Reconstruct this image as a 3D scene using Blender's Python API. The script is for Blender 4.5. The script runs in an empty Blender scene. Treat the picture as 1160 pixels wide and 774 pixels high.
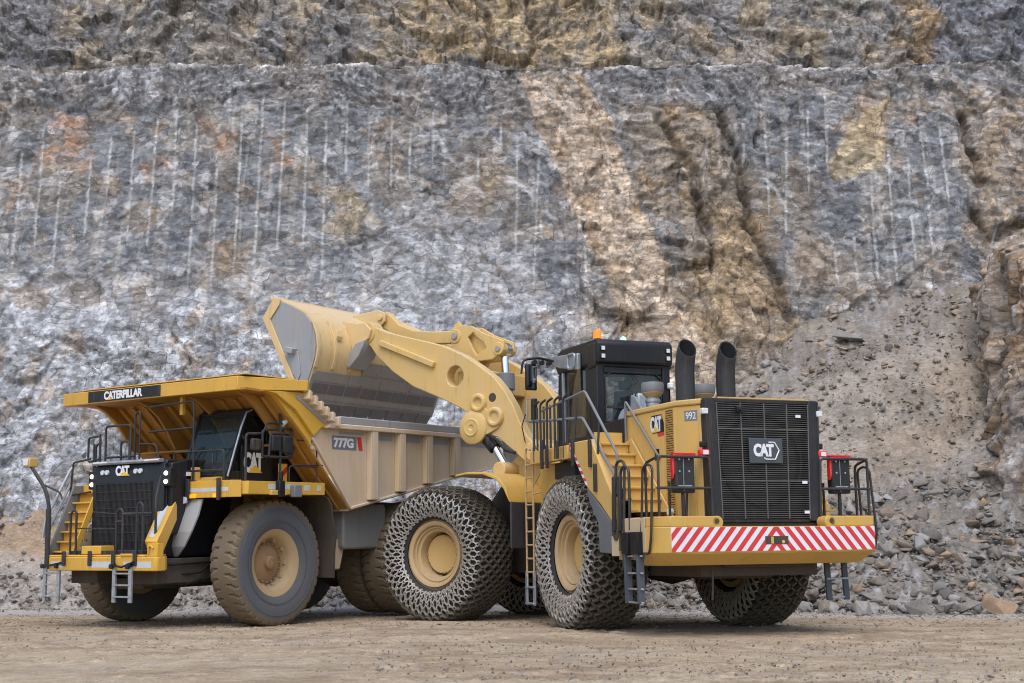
import bpy, bmesh, math, random
import numpy as np
from mathutils import Matrix, Vector, Euler
R = math.radians
random.seed(7)
scn = bpy.context.scene
col = scn.collection

# ---------------------------------------------------------------- mesh builder
class MB:
    def __init__(self, M=None):
        self.v = []; self.f = []; self.mi = []; self.cur = 0
        self.M = M.copy() if M is not None else Matrix.Identity(4)
    def add(self, vs, fs):
        o = len(self.v)
        for p in vs:
            q = self.M @ Vector(p); self.v.append((q.x, q.y, q.z))
        for f in fs:
            self.f.append(tuple(o + i for i in f)); self.mi.append(self.cur)
        return self
    def box(self, x0, x1, y0, y1, z0, z1):
        vs = [(x, y, z) for x in (x0, x1) for y in (y0, y1) for z in (z0, z1)]
        return self.add(vs, [(0,1,3,2),(4,6,7,5),(0,4,5,1),(2,3,7,6),(0,2,6,4),(1,5,7,3)])
    def prism(self, poly, axis, a, b):
        """extrude a 2d polygon along axis; poly in the two other axes (x,z for y; x,y for z; y,z for x)"""
        n = len(poly)
        def P(p, t):
            return {'x': (t, p[0], p[1]), 'y': (p[0], t, p[1]), 'z': (p[0], p[1], t)}[axis]
        vs = [P(p, a) for p in poly] + [P(p, b) for p in poly]
        fs = [tuple(range(n)), tuple(range(2*n-1, n-1, -1))]
        fs += [(i, n+i, n+(i+1) % n, (i+1) % n) for i in range(n)]
        return self.add(vs, fs)
    def loft(self, polyA, polyB):
        n = len(polyA)
        fs = [tuple(range(n)), tuple(range(2*n-1, n-1, -1))]
        fs += [(i, n+i, n+(i+1) % n, (i+1) % n) for i in range(n)]
        return self.add(list(polyA)+list(polyB), fs)
    def bar(self, p0, p1, w, h, up=(0,0,1)):
        p0 = Vector(p0); p1 = Vector(p1); d = (p1-p0).normalized(); u = Vector(up)
        s = d.cross(u)
        if s.length < 1e-4: s = d.cross(Vector((1,0,0)))
        s.normalize(); u = s.cross(d).normalized()
        s *= w/2; u *= h/2
        vs = [p0-s-u, p0+s-u, p0+s+u, p0-s+u, p1-s-u, p1+s-u, p1+s+u, p1-s+u]
        return self.add(vs, [(3,2,1,0),(4,5,6,7),(0,1,5,4),(1,2,6,5),(2,3,7,6),(3,0,4,7)])
    def tube(self, pts, r, n=8, closed=False, rad=0.0, caps=True):
        pts = [Vector(p) for p in pts]
        if rad > 0:
            q = []
            m = len(pts)
            for i, p in enumerate(pts):
                if not closed and i in (0, m-1): q.append(p); continue
                a = pts[(i-1) % m]; b = pts[(i+1) % m]
                da = (a-p); db = (b-p); t = min(rad, da.length*.45, db.length*.45)
                A = p+da.normalized()*t; B = p+db.normalized()*t
                for k in range(5):
                    s = k/4
                    q.append(A*(1-s)**2 + p*2*s*(1-s) + B*s*s)
            pts = q
        m = len(pts); rings = []; up = None
        for i, p in enumerate(pts):
            if closed: d = pts[(i+1) % m]-pts[i-1]
            else: d = pts[min(i+1, m-1)]-pts[max(i-1, 0)]
            d.normalize()
            if up is None:
                up = Vector((0,0,1)) if abs(d.z) < .9 else Vector((1,0,0))
            s = d.cross(up)
            if s.length < 1e-5: s = d.cross(Vector((.3,.9,.1)))
            s.normalize(); up = s.cross(d).normalized()
            rr = r[i] if isinstance(r, (list, tuple)) else r
            rings.append([p + (s*math.cos(2*math.pi*k/n) + up*math.sin(2*math.pi*k/n))*rr for k in range(n)])
        vs = [q for ring in rings for q in ring]; fs = []
        for i in range(m if closed else m-1):
            j = (i+1) % m
            for k in range(n):
                fs.append((i*n+k, i*n+(k+1) % n, j*n+(k+1) % n, j*n+k))
        if caps and not closed:
            fs.append(tuple(range(n-1, -1, -1))); fs.append(tuple((m-1)*n+k for k in range(n)))
        return self.add(vs, fs)
    def cyl(self, p0, p1, r0, r1=None, n=24):
        return self.tube([p0, p1], [r0, r0 if r1 is None else r1], n)
    def lathe(self, prof, n=48, c=(0,0,0), closed_prof=False, rmod=None):
        """prof: list of (r,y) revolved about the y axis through c"""
        m = len(prof); vs = []; fs = []
        for i in range(n):
            a = 2*math.pi*i/n
            for j, (r, y) in enumerate(prof):
                rr = r if rmod is None else rmod(i, j, r)
                vs.append((c[0]+rr*math.cos(a), c[1]+y, c[2]+rr*math.sin(a)))
        for i in range(n):
            k = (i+1) % n
            for j in range(m-1 if not closed_prof else m):
                l = (j+1) % m
                fs.append((i*m+j, i*m+l, k*m+l, k*m+j))
        if not closed_prof:
            if prof[0][0] > 1e-4: fs.append(tuple(i*m for i in range(n)))
            if prof[-1][0] > 1e-4: fs.append(tuple(i*m+m-1 for i in range(n-1, -1, -1)))
        return self.add(vs, fs)
    def mesh(self, name, mats, smooth=35):
        me = bpy.data.meshes.new(name)
        me.from_pydata(self.v, [], self.f)
        for m in (mats if isinstance(mats, (list, tuple)) else [mats]): me.materials.append(m)
        me.polygons.foreach_set('material_index', self.mi)
        bm = bmesh.new(); bm.from_mesh(me)
        bmesh.ops.remove_doubles(bm, verts=bm.verts, dist=1e-5)
        bmesh.ops.recalc_face_normals(bm, faces=bm.faces)
        bm.to_mesh(me); bm.free()
        if smooth:
            me.polygons.foreach_set('use_smooth', [True]*len(me.polygons))
            me.set_sharp_from_angle(angle=R(smooth))
        me.update()
        return me
    def build(self, name, mats, parent=None, bevel=0.0, smooth=35, seg=2):
        o = bpy.data.objects.new(name, self.mesh(name, mats, smooth))
        col.objects.link(o)
        if parent: o.parent = parent
        if bevel:
            b = o.modifiers.new('Bevel', 'BEVEL'); b.width = bevel; b.segments = seg
            b.limit_method = 'ANGLE'; b.angle_limit = R(40); b.harden_normals = False
        return o

def place(o, loc=(0,0,0), rot=(0,0,0), parent=None):
    o.location = loc; o.rotation_euler = rot
    if parent: o.parent = parent
    return o

def copy_part(o, parent, loc=None, rot=None):
    """a part and its sub-parts"""
    c = o.copy(); col.objects.link(c); c.parent = parent
    if loc is not None: c.location = loc
    if rot is not None: c.rotation_euler = rot
    for ch in list(o.children):
        d = ch.copy(); col.objects.link(d); d.parent = c
    return c

def tag(o, label=None, cat=None, group=None, kind=None):
    if label: o['label'] = label
    if cat: o['category'] = cat
    if group: o['group'] = group
    if kind: o['kind'] = kind
    return o

def empty(name, label, cat, M=None, group=None):
    o = bpy.data.objects.new(name, None); o.empty_display_size = .5; col.objects.link(o)
    if M is not None: o.matrix_world = M
    return tag(o, label, cat, group)

def text_into(mb, s, origin, u, v, width, height, depth=0.004, bold=0.02, space=1.0):
    """lettering as solid glyphs in the plane spanned by u (reading direction) and v (up), raised by depth"""
    cu = bpy.data.curves.new('lettering', 'FONT'); cu.body = s; cu.size = 1; cu.offset = bold
    cu.extrude = .5; cu.space_character = space
    ob = bpy.data.objects.new('lettering', cu); col.objects.link(ob)
    bpy.context.view_layer.update()
    me = bpy.data.meshes.new_from_object(ob.evaluated_get(bpy.context.evaluated_depsgraph_get()))
    xs = [p.co.x for p in me.vertices]; ys = [p.co.y for p in me.vertices]
    x0, x1, y0, y1 = min(xs), max(xs), min(ys), max(ys)
    u = Vector(u).normalized(); v = Vector(v).normalized(); n = u.cross(v); o = Vector(origin)
    vs = []
    for p in me.vertices:
        q = o + u*((p.co.x-x0)/(x1-x0)*width) + v*((p.co.y-y0)/(y1-y0)*height) + n*(depth if p.co.z > 0 else 0.0003)
        vs.append(q)
    mb.add(vs, [tuple(p.vertices) for p in me.polygons])
    bpy.data.objects.remove(ob); bpy.data.curves.remove(cu); bpy.data.meshes.remove(me)

# ---------------------------------------------------------------- materials
class NT:
    def __init__(self, name):
        self.m = bpy.data.materials.new(name); self.m.use_nodes = True
        self.t = self.m.node_tree; self.t.nodes.clear()
        self.out = self.n('ShaderNodeOutputMaterial'); self.b = self.n('ShaderNodeBsdfPrincipled')
        self.l(self.b.outputs[0], self.out.inputs[0])
        self.tc = self.n('ShaderNodeTexCoord')
    def n(self, t, **k):
        x = self.t.nodes.new(t)
        for a, b in k.items(): setattr(x, a, b)
        return x
    def l(self, a, b): self.t.links.new(a, b)
    def noise(self, scale, detail=6, rough=.6, vec=None, dist=0, stretch=None):
        x = self.n('ShaderNodeTexNoise'); x.inputs['Scale'].default_value = scale
        x.inputs['Detail'].default_value = detail; x.inputs['Roughness'].default_value = rough
        x.inputs['Distortion'].default_value = dist
        v = vec or self.tc.outputs['Object']
        if stretch:
            mp = self.n('ShaderNodeMapping'); mp.inputs['Scale'].default_value = stretch
            self.l(v, mp.inputs['Vector']); v = mp.outputs[0]
        self.l(v, x.inputs['Vector']); return x.outputs[0]
    def ramp(self, f, a, b, va=0., vb=1.):
        x = self.n('ShaderNodeMapRange'); x.inputs[1].default_value = a; x.inputs[2].default_value = b
        x.inputs[3].default_value = va; x.inputs[4].default_value = vb
        self.l(f, x.inputs[0]); return x.outputs[0]
    def math(self, op, a, b=0.):
        x = self.n('ShaderNodeMath', operation=op)
        for i, q in enumerate((a, b)):
            if hasattr(q, 'links'): self.l(q, x.inputs[i])
            else: x.inputs[i].default_value = q
        return x.outputs[0]
    def mix(self, f, a, b, mode='MIX'):
        x = self.n('ShaderNodeMix', data_type='RGBA', blend_type=mode)
        for s, q in ((0, f), (6, a), (7, b)):
            if hasattr(q, 'links'): self.l(q, x.inputs[s])
            else: x.inputs[s].default_value = q if s == 0 else (*q, 1)
        return x.outputs[2]
    def bump(self, h, strength, dist=.02, prev=None):
        x = self.n('ShaderNodeBump'); x.inputs['Strength'].default_value = strength
        x.inputs['Distance'].default_value = dist; self.l(h, x.inputs['Height'])
        if prev: self.l(prev, x.inputs['Normal'])
        return x.outputs[0]
    def set(self, color=None, rough=None, metal=None, normal=None, spec=None):
        for k, q in (('Base Color', color), ('Roughness', rough), ('Metallic', metal), ('Normal', normal), ('Specular IOR Level', spec)):
            if q is None: continue
            if hasattr(q, 'links'): self.l(q, self.b.inputs[k])
            else: self.b.inputs[k].default_value = (*q, 1) if isinstance(q, tuple) else q
        return self.m

DUST = (.40, .31, .21)
def paint(name, base, dust=.35, rough=.42, dcol=DUST, wear=0., wcol=(.09, .07, .055), spec=.4, metal=0., streak=.35, grime=.48):
    t = NT(name)
    big = t.noise(.9, 5, .6); fine = t.noise(9, 8, .7); st = t.noise(3.2, 6, .65, stretch=(1.6, 1.6, .16))
    d = t.ramp(t.math('ADD', t.math('MULTIPLY', big, .55), t.math('MULTIPLY', fine, .45)), .40, .66)
    d = t.math('ADD', t.math('MULTIPLY', d, 1-streak), t.math('MULTIPLY', t.ramp(st, .42, .68), streak))
    g = t.n('ShaderNodeNewGeometry'); sx = t.n('ShaderNodeSeparateXYZ'); t.l(g.outputs['Normal'], sx.inputs[0])
    up = t.ramp(sx.outputs[2], .35, .95)
    d = t.math('MULTIPLY', t.math('ADD', t.math('MULTIPLY', d, 1.), t.math('MULTIPLY', up, .9)), dust)
    d = t.math('MINIMUM', d, .95)
    c = t.mix(t.ramp(big, .3, .7), base, tuple(x*.86 for x in base))
    c = t.mix(d, c, dcol)
    gr = t.ramp(t.noise(4.5, 7, .7, stretch=(1.8,1.8,.10)), .54, .70)
    gr = t.math('MULTIPLY', gr, t.ramp(t.noise(1.3, 4, .6), .40, .62))
    c = t.mix(t.math('MULTIPLY', gr, grime), c, (.17,.115,.06))
    sp = t.ramp(t.noise(17, 8, .75), .64, .72)
    c = t.mix(t.math('MULTIPLY', sp, grime*1.1), c, (.10,.07,.045))
    if wear > 0:
        w = t.ramp(t.noise(5.5, 9, .72, dist=.6), .62, .70)
        c = t.mix(t.math('MULTIPLY', w, wear), c, wcol)
    rg = t.math('ADD', t.math('MULTIPLY', d, .5), rough)
    bm = t.bump(t.noise(26, 4, .6), .06, .01)
    return t.set(c, rg, metal, bm, spec)

def plain(name, c, rough=.5, metal=0., var=.2, spec=.5, scale=6):
    t = NT(name); n = t.ramp(t.noise(scale, 7, .65), .3, .7)
    cc = t.mix(n, tuple(x*(1-var) for x in c), tuple(min(1, x*(1+var)) for x in c))
    return t.set(cc, rough, metal, None, spec)

def emit(name, c, e, strength):
    t = NT(name); t.set(c, .3)
    t.b.inputs['Emission Color'].default_value = (*e, 1); t.b.inputs['Emission Strength'].default_value = strength
    return t.m

Y_ = (.69, .390, .05)
M = {}
M['yellow'] = paint('yellow_paint', Y_, .14, .38, wear=.25)
M['yellow_dusty'] = paint('dusty_yellow_paint', (.655, .395, .085), .44, .45, (.54, .42, .26), wear=.3)
M['yellow_clean'] = paint('clean_yellow_paint', (.64, .385, .075), .24, .34, wear=.1)
M['body'] = paint('worn_dump_body_paint', (.62, .46, .28), .85, .55, (.60, .525, .45), wear=.3, wcol=(.34, .26, .19), streak=.6, grime=.25)
M['tank'] = paint('grey_tank_paint', (.22, .225, .215), .35, .5, (.33, .28, .22), wear=.3)
M['flap'] = paint('grey_rubber_sheet', (.12, .13, .145), .4, .6, (.30, .28, .25), spec=.3)
M['bars'] = paint('dark_grille_bars', (.10, .10, .10), .5, .5, (.24, .21, .17))
M['exhaust'] = paint('black_exhaust_paint', (.022, .025, .03), .1, .42, (.2, .18, .16))
M['slate'] = paint('slate_blue_steel', (.055, .068, .085), .2, .5, (.2, .18, .16))
M['pale_tan'] = paint('dust_caked_tan_paint', (.56, .42, .25), .6, .55, (.52, .42, .31), wear=.25)
M['side_steel'] = paint('scoured_bucket_side', (.33, .345, .365), .6, .42, (.42, .36, .28), wear=.8, wcol=(.21, .19, .165), metal=.15, streak=.7)
M['under'] = paint('shaded_underside_yellow', (.42, .20, .035), .25, .5, (.25, .17, .09), wear=.5)  # the yellow darkened to orange, holding the shade below the canopy
M['arm'] = paint('lift_arm_paint', (.66, .43, .13), .50, .45, (.57, .46, .31), wear=.2)
M['bucket'] = paint('bucket_paint', (.70, .49, .22), .50, .45, (.62, .49, .33), wear=.55, wcol=(.20, .16, .12))
M['steel'] = paint('worn_steel', (.36, .345, .32), .45, .45, (.31, .26, .20), wear=.7, wcol=(.10, .09, .085), metal=.25)
M['steel_pale'] = paint('pale_worn_steel', (.36, .37, .38), .35, .42, (.42, .38, .32), wear=.4, wcol=(.24, .2, .16), metal=.2)
M['black'] = paint('black_paint', (.011, .012, .015), .09, .38, (.14, .125, .11), spec=.3)
M['black_dusty'] = paint('dusty_black_paint', (.020, .021, .025), .22, .5, (.15, .135, .12), spec=.3)
M['rail'] = paint('black_rail_paint', (.022, .023, .027), .16, .42, (.2, .17, .14))
M['grey'] = paint('grey_steel_paint', (.17, .185, .20), .3, .5, (.30, .27, .23), wear=.3)
M['rubber'] = paint('rubber_flap', (.045, .048, .054), .3, .7, (.19, .165, .135), spec=.2)
M['dark'] = paint('dirty_chassis', (.06, .05, .042), .45, .7, (.15, .12, .085), spec=.2)
M['tyre_side'] = paint('tyre_sidewall_rubber', (.105, .117, .135), .28, .7, (.20, .17, .135), spec=.2)
M['tyre_tread'] = paint('dusty_tyre_tread', (.15, .12, .085), .6, .85, (.24, .185, .12), spec=.15)
M['tyre_dark'] = paint('chained_tyre_rubber', (.032, .034, .038), .25, .75, (.10, .085, .068), spec=.2)
M['seg'] = paint('dark_wear_steel', (.15, .15, .155), .4, .45, (.28, .25, .21), wear=.5, wcol=(.07,.065,.06), metal=.2)
M['rim'] = paint('dusty_rim_paint', (.47, .325, .16), .5, .55, (.43, .33, .22), wear=.5, wcol=(.25, .13, .06))
M['rim_rust'] = paint('rusty_rim_centre', (.33, .19, .085), .55, .6, (.36, .27, .18), wear=.5, wcol=(.2, .12, .07))
M['rim_yellow'] = paint('yellow_rim_centre', (.52, .33, .11), .45, .5, (.46, .34, .2), wear=.2)
M['chain'] = paint('tyre_chain_steel', (.42, .40, .36), .3, .40, (.30, .25, .19), metal=.35)
M['chain_tread'] = paint('muddy_shaded_chain_steel', (.10, .088, .07), .35, .6, (.16, .13, .095), metal=.2)  # mud tone taken darker to carry the shade under the bumper
M['white'] = plain('white_paint', (.72, .73, .75), .45, var=.06)
M['reflect'] = plain('reflective_white_tape', (.50, .52, .54), .3, var=.1)
M['red'] = plain('red_paint', (.62, .035, .04), .4, var=.12)
M['redlens'] = plain('red_lens', (.75, .03, .035), .2, var=.05)
M['orange'] = emit('orange_beacon_lens', (.9, .22, .02), (1, .25, .02), .35)
M['amber'] = emit('amber_lens', (.9, .42, .02), (1, .5, .02), .25)
M['green'] = emit('green_beacon_lens', (.5, .9, .7), (.25, 1, .6), .6)
M['lamp'] = emit('lit_headlight', (.9, .9, .85), (1, .90, .72), 2.2)
M['lens'] = plain('clear_lamp_lens', (.62, .64, .66), .12, var=.1)
M['chrome'] = plain('chrome_rod', (.75, .76, .78), .14, 1., var=.04)
M['galv'] = plain('galvanised_steel', (.36, .38, .41), .42, .5, var=.25)
M['orange_dec'] = plain('decal_yellow', (.80, .48, .04), .4, var=.05)
M['seat'] = plain('seat_fabric', (.05, .05, .055), .8, var=.3)
M['mirror'] = plain('mirror_glass', (.45, .5, .52), .04, 1., var=.02)
def glass(name, c, a):
    t = NT(name); t.b.inputs['Alpha'].default_value = a
    t.set(c, .03, 0., None, .8); return t.m
M['glass'] = glass('tinted_cab_glass', (.010, .014, .015), .8)
M['glass_clear'] = glass('cab_glass', (.03, .05, .048), .35)

# ---------------------------------------------------------------- camera, world, light
CAM_F, CAM_YH, CAM_H = 1521.45, 630.24, 1.33
cd = bpy.data.cameras.new('camera'); cam = bpy.data.objects.new('camera', cd); col.objects.link(cam)
cd.sensor_width = 36; cd.lens = CAM_F/1160*36; cd.clip_start = .5; cd.clip_end = 3000
cam.location = (0, 0, CAM_H); cam.rotation_euler = (R(90)+math.atan((CAM_YH-387)/CAM_F), 0, 0)
scn.camera = cam
SUN_EL, SUN_AZ = R(58), R(188)     # azimuth measured from +Y clockwise: high sun behind the viewer's left shoulder
w = bpy.data.worlds.new('World'); scn.world = w; w.use_nodes = True
nt = w.node_tree; nt.nodes.clear()
sk = nt.nodes.new('ShaderNodeTexSky'); sk.sky_type = 'NISHITA'; sk.sun_disc = False
sk.sun_elevation = SUN_EL; sk.sun_rotation = SUN_AZ; sk.dust_density = 2.0; sk.air_density = 1.0; sk.ozone_density = 1.0
bg = nt.nodes.new('ShaderNodeBackground'); bg.inputs[1].default_value = .15
wo = nt.nodes.new('ShaderNodeOutputWorld'); nt.links.new(sk.outputs[0], bg.inputs[0]); nt.links.new(bg.outputs[0], wo.inputs[0])
ld = bpy.data.lights.new('sun', 'SUN'); ld.energy = 1.25; ld.angle = R(55); ld.color = (1, .98, .95)
sun = bpy.data.objects.new('sun', ld); col.objects.link(sun)
sdir = Vector((math.sin(SUN_AZ)*math.cos(SUN_EL), math.cos(SUN_AZ)*math.cos(SUN_EL), math.sin(SUN_EL)))
sun.rotation_euler = sdir.to_track_quat('Z', 'Y').to_euler(); sun.location = (-20, -20, 50)
vs = scn.view_settings; vs.view_transform = 'Standard'; vs.look = 'None'; vs.exposure = 0.62; vs.gamma = 1.0
scn.cycles.filter_width = 1.05; scn.cycles.max_bounces = 6; scn.cycles.transparent_max_bounces = 8

# ================================================================ DUMP TRUCK
def frame_matrix(o, yaw, pitch, roll):
    return Matrix.Translation(o) @ Matrix.Rotation(yaw, 4, 'Z') @ Matrix.Rotation(pitch, 4, 'Y') @ Matrix.Rotation(roll, 4, 'X')
TM = frame_matrix((-6.872, 29.81, -.1166), -2.16467, .02449, .0015)
truck = empty('dump_truck', 'yellow mining dump truck with flat canopy being loaded, on plain rubber tyres', 'dump truck', TM)
X, Y, Z = (1,0,0), (0,1,0), (0,0,1)

# ---- wheels: x forward, axis y, outer face +y
def tyre_groove(n, count, depth, ys, rmin):
    def f(i, j, r):
        y = ys[j]
        if r < rmin or abs(y) < .09: return r
        ph = (i/n*count + .55*abs(y)/.35 + (.5 if y < 0 else 0)) % 1
        return r - depth*(1 if abs(y) < .33 else .75) if ph < .17 else r
    return f
def haul_tyre(parent):
    side = [(.70,-.27),(.80,-.33),(.98,-.367),(1.10,-.365),(1.165,-.36)]
    tread = [(1.165,-.36),(1.24,-.352),(1.285,-.325),(1.300,-.27),(1.306,-.2),(1.31,-.12),(1.31,-.088),(1.312,0)]
    tread = tread + [(r,-y) for r, y in tread[-2::-1]]
    m = MB(); n = 228
    m.cur = 1; m.lathe(tread, n, rmod=tyre_groove(n, 38, .05, [y for r, y in tread], 1.2))
    m2 = MB(); m2.lathe(side, n); m2.lathe([(r,-y) for r, y in side[::-1]], n)
    # raised rings moulded on the side wall
    for r in (1.09, .86):
        for s in (1, -1): m2.lathe([(r-.012, s*.355), (r-.008, s*(.372 if r > 1 else .352)), (r+.008, s*(.372 if r > 1 else .352)), (r+.012, s*.355)], n)
    o = len(m.v); m.v += m2.v; m.f += [tuple(o+i for i in f) for f in m2.f]; m.mi += [0]*len(m2.f)
    # drop the flat caps lathe() closes open profiles with
    keep = [k for k, f in enumerate(m.f) if len(f) <= 4]
    m.f = [m.f[k] for k in keep]; m.mi = [m.mi[k] for k in keep]
    return m.build('tyre', [M['tyre_side'], M['tyre_tread']], parent, smooth=30)
def haul_wheel(name, dished):
    hub = MB()
    if dished:   # front: deep bowl with a domed hub
        hub.lathe([(.0,.16),(.10,.16),(.13,.14),(.15,.06),(.30,.02),(.42,-.02),(.46,-.06)], 40)
        for k in range(20):
            a = 2*math.pi*k/20; c = (.40*math.cos(a), .0, .40*math.sin(a)); hub.cyl((c[0],-.02,c[2]), (c[0],.035,c[2]), .022, n=6)
        for k in range(8):
            a = 2*math.pi*k/8; hub.cyl((.085*math.cos(a),.15,.085*math.sin(a)), (.085*math.cos(a),.175,.085*math.sin(a)), .016, n=6)
    else:
        hub.lathe([(.0,-.02),(.22,-.02),(.25,-.05),(.44,-.08),(.46,-.12)], 40)
    w = hub.build(name, M['rim_rust'], truck)
    haul_tyre(w)
    rim = MB()
    rim.lathe([(.46,-.06),(.50,.03),(.515,.14),(.56,.20),(.585,.215),(.61,.235),(.66,.245),(.68,.262),(.712,.265),(.722,.25),(.722,.20),(.70,.18),(.70,-.27),(.72,-.27),(.5,-.25),(.46,-.10)], 60)
    for k in range(10):
        a = 2*math.pi*(k+.5)/10
        rim.M = Matrix.Rotation(-a, 4, 'Y'); rim.box(.455, .515, .02, .07, -.035, .035)
    rim.build('rim', M['rim'], w, smooth=40)
    return w
wf = haul_wheel('wheel', True); place(wf, (0, 2.085, 1.31), (0, R(17), 0))
copy_part(wf, truck, (0, -2.085, 1.31), (0, R(40), R(180)))
wr = haul_wheel('wheel', False); place(wr, (-4.56, 2.24, 1.31), (0, R(8), 0))
for y, rz in ((1.42, 0), (-2.24, 180), (-1.42, 180)): copy_part(wr, truck, (-4.56, y, 1.31), (0, R(y*30), R(rz)))

# ---- chassis
m = MB()
for s in (1, -1):
    m.prism([(2.3,.95),(2.35,1.45),(-7.0,1.75),(-7.0,1.2),(-3.6,1.0),(-1,.95)], 'y', s*.45, s*.62)
for x in (1.6, .2, -1.8, -3.4, -6.6): m.box(x-.12, x+.12, -.44, .44, 1.05, 1.5)
m.box(-.35, 1.85, -.42, .42, .82, 1.04); m.cyl((0,-1.75,1.31), (0,1.75,1.31), .2); m.cyl((-4.56,-2.4,1.31), (-4.56,2.4,1.31), .38)
m.lathe([(0,-.62),(.5,-.5),(.72,0),(.5,.5),(0,.62)], 24, (-4.56,0,1.31))
for s in (1, -1):
    m.cyl((.1,s*1.2,1.2), (-.1,s*1.05,2.75), .17); m.cyl((-.3,s*.75,.95), (-2.3,s*.5,2.9), .12)
    m.cyl((-4.3,s*.85,1.5), (-4.2,s*.8,2.9), .16)
    m.box(.55, 2.3, s*.62, s*1.3, .95, 1.45)
m.cyl((1.0,.9,1.05), (2.2,.9,1.05), .14)
m.build('chassis', M['dark'], truck, bevel=.015)
m = MB(); m.tube([(.9,1.35,1.02),(1.5,1.25,.93),(2.1,1.1,.98)], .03); m.tube([(.6,1.3,1.5),(1.2,1.4,1.15),(1.9,1.2,1.1)], .025); m.tube([(.3,1.2,1.7),(.9,1.35,1.35),(2.0,1.35,1.32)], .022)
m.build('hydraulic_hose', M['black'], truck)
m = MB(); m.box(-.2, 1.6, -.6, .6, 1.5, 2.9); m.cyl((.1,-.75,2.2),(.1,.75,2.2),.3); m.cyl((-.9,0,1.9),(-.2,0,1.9),.42)
m.build('engine', M['dark'], truck, bevel=.03)

# ---- front bumper with its walkway
m = MB()
m.prism([(2.7,1.72),(2.7,-1.5),(2.62,-1.62),(2.1,-1.62),(2.1,1.40),(2.46,1.52),(2.46,1.76),(2.66,1.76)], 'z', 1.22, 1.5)
m.box(2.1, 2.66, -1.58, 1.38, 1.5, 1.54)
bumper = m.build('bumper', M['yellow'], truck, bevel=.02)
m = MB()
for y0, y1 in ((-1.45,-1.0), (-.25,.55), (.80,1.62)): m.box(2.7, 2.703, y0, y1, 1.285, 1.405)
m.build('reflective_strip', M['reflect'], bumper, smooth=0)
m = MB(); m.box(1.98, 2.58, -.98, 1.24, 1.545, 1.62); m.build('walkway', M['black_dusty'], bumper, bevel=.01)
m = MB(); m.tube([(2.72,.75,1.51),(2.72,.75,1.545),(2.72,1.1,1.545),(2.72,1.1,1.51)], .018); m.build('grab_handle', M['yellow'], bumper)
m = MB(); m.prism([(2.25,1.55),(2.6,1.55),(2.6,1.72),(2.25,1.72)], 'y', -.62, -.02); m.build('step_box', M['yellow'], bumper, bevel=.015)
m = MB(); m.box(2.5, 2.66, 1.45, 1.74, 1.502, 1.76); m.tube([(2.68,1.50,1.55),(2.68,1.50,1.68),(2.68,1.57,1.72),(2.68,1.64,1.66)], .02); m.build('tow_bracket', M['yellow'], bumper, bevel=.02)

def ladder(name, y0, y1, x, z1, z0, rungs, mat, parent, w=.055, lean=.0):
    m = MB()
    for y in (y0, y1): m.bar((x,y,z1), (x+lean,y,z0), .05, w+.02, (0,1,0))
    for k in range(rungs):
        t = (k+.5 if rungs > 1 else .5)/rungs; z = z1+(z0-z1)*(t*.98+.02)
        m.box(x+lean*t-.04, x+lean*t+.04, y0, y1, z-.016, z+.016)
    return m.build(name, mat, parent, bevel=.006)
fl = ladder('ladder', .57, 1.05, 2.72, 1.30, .60, 3, M['galv'], truck, .07)
m = MB()
for y in (.57, 1.05): m.cyl((2.70,y-.04,1.31), (2.80,y-.04,1.31), .05, n=10); m.cyl((2.76,y+.05,1.34),(2.76,y-.05,1.34),.04,n=10)
m.tube([(2.77,.5,1.34),(2.78,.85,1.30),(2.77,1.18,1.40)], .022); m.build('hinge', M['black'], fl)
fr_ = ladder('ladder', -1.68, -1.24, 2.66, 1.30, .58, 3, M['galv'], truck, .07)
m = MB(); m.tube([(2.72,-1.72,1.28),(2.74,-1.5,1.32),(2.72,-1.1,1.38)], .022)
for y in (-1.68, -1.24): m.cyl((2.64,y,1.31), (2.76,y,1.31), .045, n=10)
m.build('hinge', M['black'], fr_)

# ---- radiator front and hood
m = MB()
m.box(.05, 1.9, -1.1, 1.1, 1.5, 3.36); m.prism([(1.9,1.5),(1.97,1.56),(1.97,3.2),(1.9,3.40)], 'y', -1.12, 1.1)
m.prism([(.2,3.36),(1.9,3.36),(1.86,3.46),(.2,3.5)], 'y', -1.1, 1.1)
hood = m.build('hood', M['black'], truck, bevel=.03)
m = MB()
m.box(1.972, 1.976, -.98, .76, 1.62, 3.02); grl = m.build('grille', M['black_dusty'], truck, smooth=0)
m = MB()
for k in range(46):
    y = -.97+k*1.72/45; m.box(1.976, 1.99, y-.006, y+.006, 1.62, 3.02)
for k in range(9): m.box(1.976, 1.993, -.98, .76, 1.63+k*.17, 1.645+k*.17)
m.build('grille_bars', M['black_dusty'], grl, smooth=0)
m = MB(); m.prism([(1.86,3.40),(1.99,3.40),(2.02,3.44),(1.98,3.48),(1.86,3.49)], 'y', -1.08, .98); m.build('top_trim', M['galv'], hood, bevel=.01)
m = MB()
for y0, y1 in ((-1.06,-.62), (.55,.98)): m.prism([(2.00,3.415),(2.028,3.44),(2.0,3.47)], 'y', y0, y1)
m.build('reflective_strip', M['reflect'], hood)
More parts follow.
